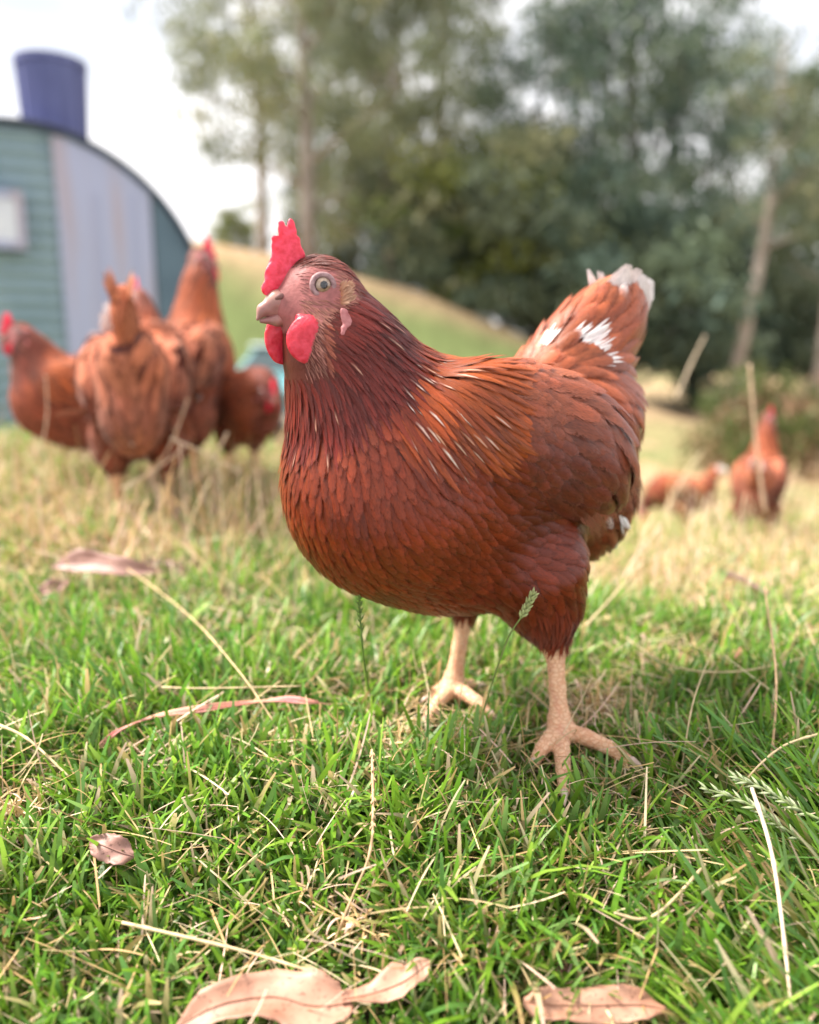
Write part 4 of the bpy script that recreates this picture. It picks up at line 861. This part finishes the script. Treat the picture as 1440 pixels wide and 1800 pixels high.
# ------------------------------------------------------------------ arched shed with chimney
M_teal = mat_noise('teal_corrugated_iron', (.20, .285, .335), (.28, .37, .42), 3, rough=.5, spec=.4, stretch=(1, 1, .4))
M_teald = mat_noise('dark_teal_iron', (.09, .14, .19), (.12, .18, .235), 3, rough=.5)
M_pale = mat_noise('pale_weathered_door', (.40, .34, .40), (.38, .40, .56), 2.6, rough=.55, stretch=(3.0, 1, .22), lo=.30, hi=.50)
M_purp = mat_noise('purple_painted_flue', (.075, .085, .21), (.115, .13, .29), 5, rough=.5, stretch=(4, 4, .4)); M_roof = mat_noise('roof_iron', (.07, .08, .14), (.12, .135, .21), 4, rough=.45)
M_white = mat_noise('white_box_paint', (.58, .60, .68), (.72, .73, .78), 6)
def build_shed():
    Y = 6.4; c = at_depth(50, 548, Y); R_ = 298/F_PX*Y*1.0; zb = float(ground_z(c[0], Y)) - .05
    root = link('shed', None, loc=(c[0], Y, zb)); cz = c[2]-zb; D = 3.6
    def outline(r, n=40, yb=0):
        o = [(r, yb, 0.0), (r, yb, cz)]; o += [(r*math.cos(a), yb, cz+r*math.sin(a)) for a in np.linspace(0, PI, n)[1:-1]]; return o+[(-r, yb, cz), (-r, yb, 0.0)]
    # corrugated end wall: horizontal ridges
    V = []; Fc = []; nx, nz_ = 60, 220; zt = cz+R_
    for k in range(nz_+1):
        z = zt*k/nz_*.999; hw = R_ if z < cz else math.sqrt(max(R_*R_-(z-cz)**2, 0)); yy = .020*math.sin(z*2*PI/.11)
        for j in range(nx+1): V.append((-hw+2*hw*j/nx, yy, z))
    for k in range(nz_):
        for j in range(nx): Fc.append((k*(nx+1)+j, k*(nx+1)+j+1, (k+1)*(nx+1)+j+1, (k+1)*(nx+1)+j))
    b = MB(); b.add(V, Fc); b.build('end_wall', M_teal, root, smooth=True)
    b = MB(); b.prism([(p[0], .06, p[2]) for p in outline(R_*.995)], (0, 0, 0), (0, D, 0)); b.build('wall', M_teald, root)
    # roof skin: curved corrugated sheet standing proud
    V = []; Fc = []; n1 = 96; n2 = 60
    for i in range(n1+1):
        a = -.08+(PI+.16)*i/n1
        for j in range(n2+1):
            rr = R_+.030+.010*math.sin(j*2.1); V.append((rr*math.cos(a), -.10+(D+.2)*j/n2, cz+rr*math.sin(a)))
    for i in range(n1):
        for j in range(n2): Fc.append((i*(n2+1)+j, i*(n2+1)+j+1, (i+1)*(n2+1)+j+1, (i+1)*(n2+1)+j))
    b = MB(); b.add(V, Fc); rf = b.build('roof', M_roof, root, smooth=True); sm = rf.modifiers.new('t', 'SOLIDIFY'); sm.thickness = .014
    # pale door with an arched head
    x0 = (88-50)/F_PX*Y+.09; x1 = (275-50)/F_PX*Y-.07
    o = [(x0, -.05, .05), (x1, -.05, .05)]+[(x, -.05, cz+math.sqrt(max((R_-.03)**2-x*x, 0))) for x in np.linspace(x1, x0, 24)]
    b = MB(); b.prism(o, (0, 0, 0), (0, .03, 0)); dr = b.build('door', M_pale, root)
    b = MB()
    for xx in (x0+.28, x0+.56): b.box((xx, -.056, cz*.5+.45), (.022, .010, cz+.9))
    b.build('batten', M_pale, dr)
    b = MB(); b.tube([(x0+.09, -.06, cz*.62), (x0+.09, -.10, cz*.62), (x0+.09, -.10, cz*.62+.14), (x0+.09, -.06, cz*.62+.14)], .009); b.build('handle', M_roof, dr, smooth=True)
    o = [(x1+.02, -.035, .05), (R_*.985, -.035, .05), (R_*.985, -.035, cz)]+[(x, -.035, cz+math.sqrt(max((R_-.012)**2-x*x, 0))) for x in np.linspace(R_*.984, x1+.02, 14)]
    b = MB(); b.prism(o, (0, 0, 0), (0, .02, 0)); b.build('corner_panel', M_teald, root)
    b = MB(); b.box((-.34, -.07, cz+(520-375)/F_PX*Y), (.66, .11, .32)); wb_ = b.build('vent_box', M_white, root); mdf = wb_.modifiers.new('b', 'BEVEL'); mdf.width = .015
    b = MB(); zc_ = cz+(520-375)/F_PX*Y
    for dx, dz_, ww, hh_ in ((0, .18, .74, .05), (0, -.18, .74, .05), (-.35, 0, .05, .31), (.35, 0, .05, .31)): b.box((-.34+dx, -.075, zc_+dz_), (ww, .13, hh_))
    b.build('frame', M_pale, wb_)
    # flue: tapered drum wider at its top, with a collar and a rim
    fx = (96-50)/F_PX*Y+.10; z0 = cz+math.sqrt(R_*R_-fx*fx)-.12; ztop = cz+(520-96)/F_PX*Y
    b = MB(); b.tube([(fx, .35, z0), (fx, .35, z0+.10), (fx, .35, z0+.11), (fx, .35, ztop-.05)], [.30, .29, .232, .258], 36); fl = b.build('flue', M_purp, root, smooth=False)
    b = MB(); b.tube([(fx, .35, ztop-.052), (fx, .35, ztop)], [.272, .272], 36); b.build('flue_rim', M_purp, fl)
    b = MB()
    for k in range(18):
        a = 2*PI*k/18; b.tube([(fx+math.cos(a)*.234, .35+math.sin(a)*.234, z0+.13), (fx+math.cos(a)*.255, .35+math.sin(a)*.255, ztop-.06)], .012, 5)
    b.build('flue_rib', M_purp, fl)
    root.rotation_euler = (0, 0, math.radians(24))
    tag(root, 'round roofed shed clad in teal corrugated iron with a pale door and purple flue', 'shed')
build_shed()
# ------------------------------------------------------------------ parked teal van
M_van = mat_noise('teal_car_paint', (.10, .27, .30), (.12, .31, .34), 1.5, rough=.28, spec=.5); M_vanroof = mat_noise('pale_roof_paint', (.45, .56, .60), (.55, .65, .68), 2, rough=.35)
M_glass, _t, _b, _o = new_mat('car_glass'); _b.inputs['Base Color'].default_value = (.03, .05, .055, 1); _b.inputs['Roughness'].default_value = .06
M_tyre = mat_noise('tyre_rubber', (.015, .015, .016), (.03, .03, .03), 20, rough=.8); M_chrome = mat_noise('rim_metal', (.4, .4, .42), (.55, .55, .56), 9, rough=.3); M_lamp = mat_noise('lamp_lens', (.6, .62, .6), (.75, .75, .72), 30, rough=.15)
def build_van():
    Y = 11.0; c = at_depth(455, 620, Y); zb = float(ground_z(c[0], Y))+.02; zt = at_depth(478, 604, Y)[2]-zb
    root = link('parked_car', None, loc=(c[0], Y, zb)); root.rotation_euler = (0, 0, math.radians(-12))
    W_, Ln = 1.62, 4.0; s = zt/1.45
    sec = [(0, .42, .80, .76), (.25, .30, .92, .80), (1.0, .26, 1.0, .81), (2.6, .26, 1.0, .81), (3.7, .30, .95, .80), (4.0, .42, .85, .76)]
    V = []; Fc = []
    for y, z0, z1, hw in sec: V += [(-hw, y, z0*s), (-hw*1.02, y, (z0+z1)/2*s), (-hw*.95, y, z1*s), (hw*.95, y, z1*s), (hw*1.02, y, (z0+z1)/2*s), (hw, y, z0*s)]
    for i in range(len(sec)-1):
        for j in range(6): Fc.append((i*6+j, i*6+(j+1) % 6, (i+1)*6+(j+1) % 6, (i+1)*6+j))
    Fc += [tuple(range(5, -1, -1)), tuple(range(30, 36))]
    b = MB(); b.add(V, Fc); o = b.build('body', M_van, root); md = o.modifiers.new('b', 'BEVEL'); md.width = .05; md.segments = 3
    cab = [(.85, 1.0), (1.35, 1.40), (3.1, 1.42), (3.6, 1.0)]; hw0, hw1 = .76, .64
    V = [(sx*(hw0 if z < 1.1 else hw1), y, z*s) for y, z in cab for sx in (-1, 1)]
    b = MB(); b.add(V, [(0, 1, 3, 2), (4, 5, 7, 6), (0, 2, 4, 6), (1, 7, 5, 3), (2, 3, 5, 4)]); b.build('cabin', M_van, root)
    b = MB(); b.box((0, 2.22, 1.435*s), (1.36, 1.9, .05)); o = b.build('roof', M_vanroof, root); md = o.modifiers.new('b', 'BEVEL'); md.width = .02
    def pane(q): b = MB(); b.add(q, [(0, 1, 2, 3)]); o = b.build('window', M_glass, root); md = o.modifiers.new('t', 'SOLIDIFY'); md.thickness = .012; return o
    pane([(-.68, .895, 1.06*s), (.68, .895, 1.06*s), (.58, 1.29, 1.37*s), (-.58, 1.29, 1.37*s)])
    for sx in (-1, 1):
        for y0, y1, y2, y3 in ((1.15, 2.15, 2.15, 1.45), (2.25, 3.35, 3.05, 2.25)): pane([(sx*.765, y0, 1.06*s), (sx*.765, y1, 1.06*s), (sx*.675, y2, 1.34*s), (sx*.675, y3, 1.34*s)])
        b = MB(); b.tube([(sx*.56, -.02, .68*s), (sx*.56, .03, .68*s)], [.10, .12], 20); b.build('headlight', M_lamp, root)
        for y in (.75, 3.2):
            b = MB(); b.tube([(sx*.66, y, .30), (sx*.70, y, .30), (sx*.82, y, .30), (sx*.85, y, .30)], [.27, .30, .30, .27], 28); wh = b.build('wheel', M_tyre, root)
            b = MB(); b.tube([(sx*.84, y, .30), (sx*.862, y, .30)], [.17, .15], 20); b.build('rim', M_chrome, wh)
    b = MB(); b.box((0, -.04, .40*s), (1.5, .08, .12)); b.build('bumper', M_chrome, root)
    tag(root, 'teal car with a pale roof parked beyond the hens, beside the shed', 'car')
build_van()
# ------------------------------------------------------------------ trees and shrubs
M_bark = mat_noise('gum_bark', (.20, .16, .13), (.42, .36, .32), 3, rough=.8, stretch=(3, 3, .5)); M_barkd = mat_noise('dark_bark', (.07, .06, .055), (.15, .13, .12), 4, rough=.9, stretch=(3, 3, .5))
def tree_mesh(seed, H, spread, nleaf, leaf, cols, crown_lo=.25, dense=1.0, limbs=12, lean=0., r0=.17):
    r = np.random.default_rng(seed); b = MB()
    tr = [(lean*t*H+.25*math.sin(t*5+seed)*t, .2*math.sin(t*4+seed*2)*t, H*t*.92) for t in np.linspace(0, 1, 9)]
    b.tube(tr, [r0*(1-t*.88) for t in np.linspace(0, 1, 9)], 9); cl = []
    for k in range(limbs):
        t = crown_lo+(1-crown_lo)*(k+.5)/limbs*.92; i = int(t*8); p = Vector(tr[min(i, 7)]).lerp(Vector(tr[min(i+1, 8)]), t*8-i)
        a = k*2.4+r.random()*1.2; ln = spread*(1-.55*((t-crown_lo)/(1-crown_lo))**1.5)*(.55+.5*r.random()); up = .25+.6*r.random()
        q = [p]; d = Vector((math.cos(a), math.sin(a), up)).normalized()
        for s in range(4): q.append(q[-1]+d*ln/4); d = (d+Vector((r.normal(0, .25), r.normal(0, .25), .10))).normalized()
        b.tube(q, [r0*.36*(1-t*.6)*(1-s*.2) for s in range(5)], 6)
        for s in (2, 3, 4):
            for e in range(2): cl.append((q[s]+Vector((r.normal(0, .3), r.normal(0, .3), r.normal(0, .25))), .42+.55*r.random()))
    cl.append((Vector(tr[-1]), .8)); cs = np.array([tuple(c[0]) for c in cl]); cr = np.array([c[1] for c in cl])*spread/3.0
    k = r.integers(0, len(cs), nleaf); v = r.normal(0, 1, (nleaf, 3)); v /= np.linalg.norm(v, axis=1)[:, None]
    P = cs[k]+v*(cr[k]*r.random(nleaf)**.45)[:, None]*np.array([1.1, 1.1, .75]); hang = r.normal(0, 1, (nleaf, 3))*.6+np.array([0, 0, -.9]); hang /= np.linalg.norm(hang, axis=1)[:, None]
    sd_ = np.cross(hang, r.normal(0, 1, (nleaf, 3))); sd_ /= np.linalg.norm(sd_, axis=1)[:, None]; L_ = leaf*(.7+.7*r.random(nleaf))[:, None]; Wd = L_*.32
    V = np.stack([P, P+hang*L_*.5+sd_*Wd*.5, P+hang*L_, P+hang*L_*.5-sd_*Wd*.5], 1).reshape(-1, 3); Q = np.arange(nleaf*4).reshape(-1, 4)
    cc = np.array(cols); ck = r.integers(0, len(cc), len(cs)); C = cc[ck[k]]*(.75+.5*r.random(nleaf))[:, None]; C = np.repeat(C, 4, 0)
    return b, mesh_np('crown', V, Q, {'col': C})
OLIVE = [(.20, .23, .13), (.23, .25, .13), (.16, .19, .125), (.28, .28, .15)]; DARKG = [(.11, .16, .115), (.095, .145, .115), (.145, .195, .12), (.17, .21, .13)]; YEL = [(.20, .22, .04), (.16, .19, .04), (.12, .16, .04)]  # olive and dark greens paled and blued to stand in for haze
PALEG = [(.16, .19, .09), (.12, .15, .08), (.20, .20, .10)]
protos = {}
def tree(kind, px, d, H, label, rz=0., s=1.0, cat='tree', name='gum_tree', grp='trees beyond the paddock'):
    p = at_depth(px, 650, d); z = float(ground_z(p[0], d))-.1
    if kind not in protos:
        args, bark = KIND[kind]; b, cm = tree_mesh(**args); tm = b.build('tmp_trunk', bark, smooth=True); cm.materials.append(M_leaf); tme = tm.data; bpy.data.objects.remove(tm); protos[kind] = (tme, cm, args['H'])
    tme, cm, H0 = protos[kind]; root = link(name, None, loc=(p[0], d, z)); root.rotation_euler = (0, 0, rz); k = H/H0; root.scale = (k*s, k*s, k)
    link('trunk', tme, None, root); link('crown', cm, None, root); tag(root, label, cat, grp); return root
KIND = {'gum': (dict(seed=1, H=11, spread=2.9, nleaf=12500, leaf=.19, cols=OLIVE, crown_lo=.10, limbs=21), M_bark), 'gum2': (dict(seed=5, H=11, spread=2.4, nleaf=6500, leaf=.18, cols=OLIVE+PALEG, crown_lo=.35, limbs=13, lean=.04), M_bark),
        'dense': (dict(seed=9, H=11, spread=3.4, nleaf=13500, leaf=.20, cols=DARKG, crown_lo=.12, limbs=22), M_barkd), 'sparse': (dict(seed=12, H=10, spread=2.0, nleaf=3600, leaf=.18, cols=OLIVE+DARKG, crown_lo=.45, limbs=10, lean=.09, r0=.20), M_bark),
        'bush': (dict(seed=21, H=3.2, spread=1.8, nleaf=6000, leaf=.16, cols=YEL+OLIVE, crown_lo=.05, limbs=14, r0=.06), M_barkd), 'scrub': (dict(seed=25, H=3.4, spread=2.2, nleaf=8000, leaf=.18, cols=DARKG, crown_lo=.03, limbs=16, r0=.07), M_barkd)}
tree('gum', 545, 19, 12.5, 'olive gum standing leftmost of the trees, behind the comb of the hen', .3)
tree('gum2', 470, 24, 12.0, 'thin pale green gum leaning at the left end of the trees', 2.0)
tree('gum', 690, 21, 11.5, 'olive gum with pale trunk straight above the hen neck', 2.6, s=.9)
tree('gum2', 790, 25, 13.5, 'slender pale gum between the olive gums and the dark tree', 4.0)
tree('dense', 940, 21.5, 9.0, 'dark leafy tree with a low crown above the hen back', .9)
tree('dense', 1090, 22, 14.5, 'tallest dark leafy tree above the tail of the hen', 2.2)
tree('dense', 1215, 25, 12.0, 'dark leafy tree behind the leaning pale trunk', 4.4, s=.8)
tree('sparse', 1285, 17, 8.0, 'sparse gum with a leaning pale trunk at right', -.25)
tree('gum2', 1440, 18, 8.4, 'pale gum cut off by the right edge', 1.2)
tree('gum', 620, 27, 13.5, 'far olive gum filling the gap behind the front gums', 5.0)
tree('gum', 1380, 27, 10.0, 'far olive gum low on the right skyline', 3.4, s=.9)
for px, d, H, k, lb, rz in ((885, 19.0, 4.5, 'bush', 'yellow green bush above the middle of the hen back', .4), (985, 19, 4.2, 'scrub', 'dark scrub left of the hen tail', 1.1), (1110, 19.5, 4.6, 'scrub', 'dark scrub directly behind the hen tail tip', 2.9), (1225, 21, 4.4, 'scrub', 'dark scrub right of the hen tail', 4.0), (1380, 22, 4.0, 'scrub', 'dark scrub behind the right edge trunks', 5.1), (800, 21, 3.6, 'scrub', 'dark scrub behind the upper end of the bank', .2),
        (700, 24, 3.4, 'scrub', 'dark scrub on the bank behind the hen neck', 3.1), (560, 24, 2.2, 'bush', 'low green bush on the bank above the comb', 2.2), (420, 26, 2.0, 'bush', 'low green bush at the left end of the bank', 4.2)):
    tree(k, px, d, H, lb, rz, cat='shrub', name='shrub', s=1.25, grp='shrubs below the trees')
KIND['mound'] = (dict(seed=31, H=.75, spread=1.3, nleaf=7000, leaf=.11, cols=[(.13, .14, .05), (.10, .13, .04), (.26, .15, .09)], crown_lo=.02, limbs=18, r0=.03), M_barkd)
tree('mound', 1370, 8.2, .62, 'low rounded bush with a brown top at the right edge of the paddock', .5, cat='shrub', name='shrub', s=1.0, grp='shrubs below the trees')
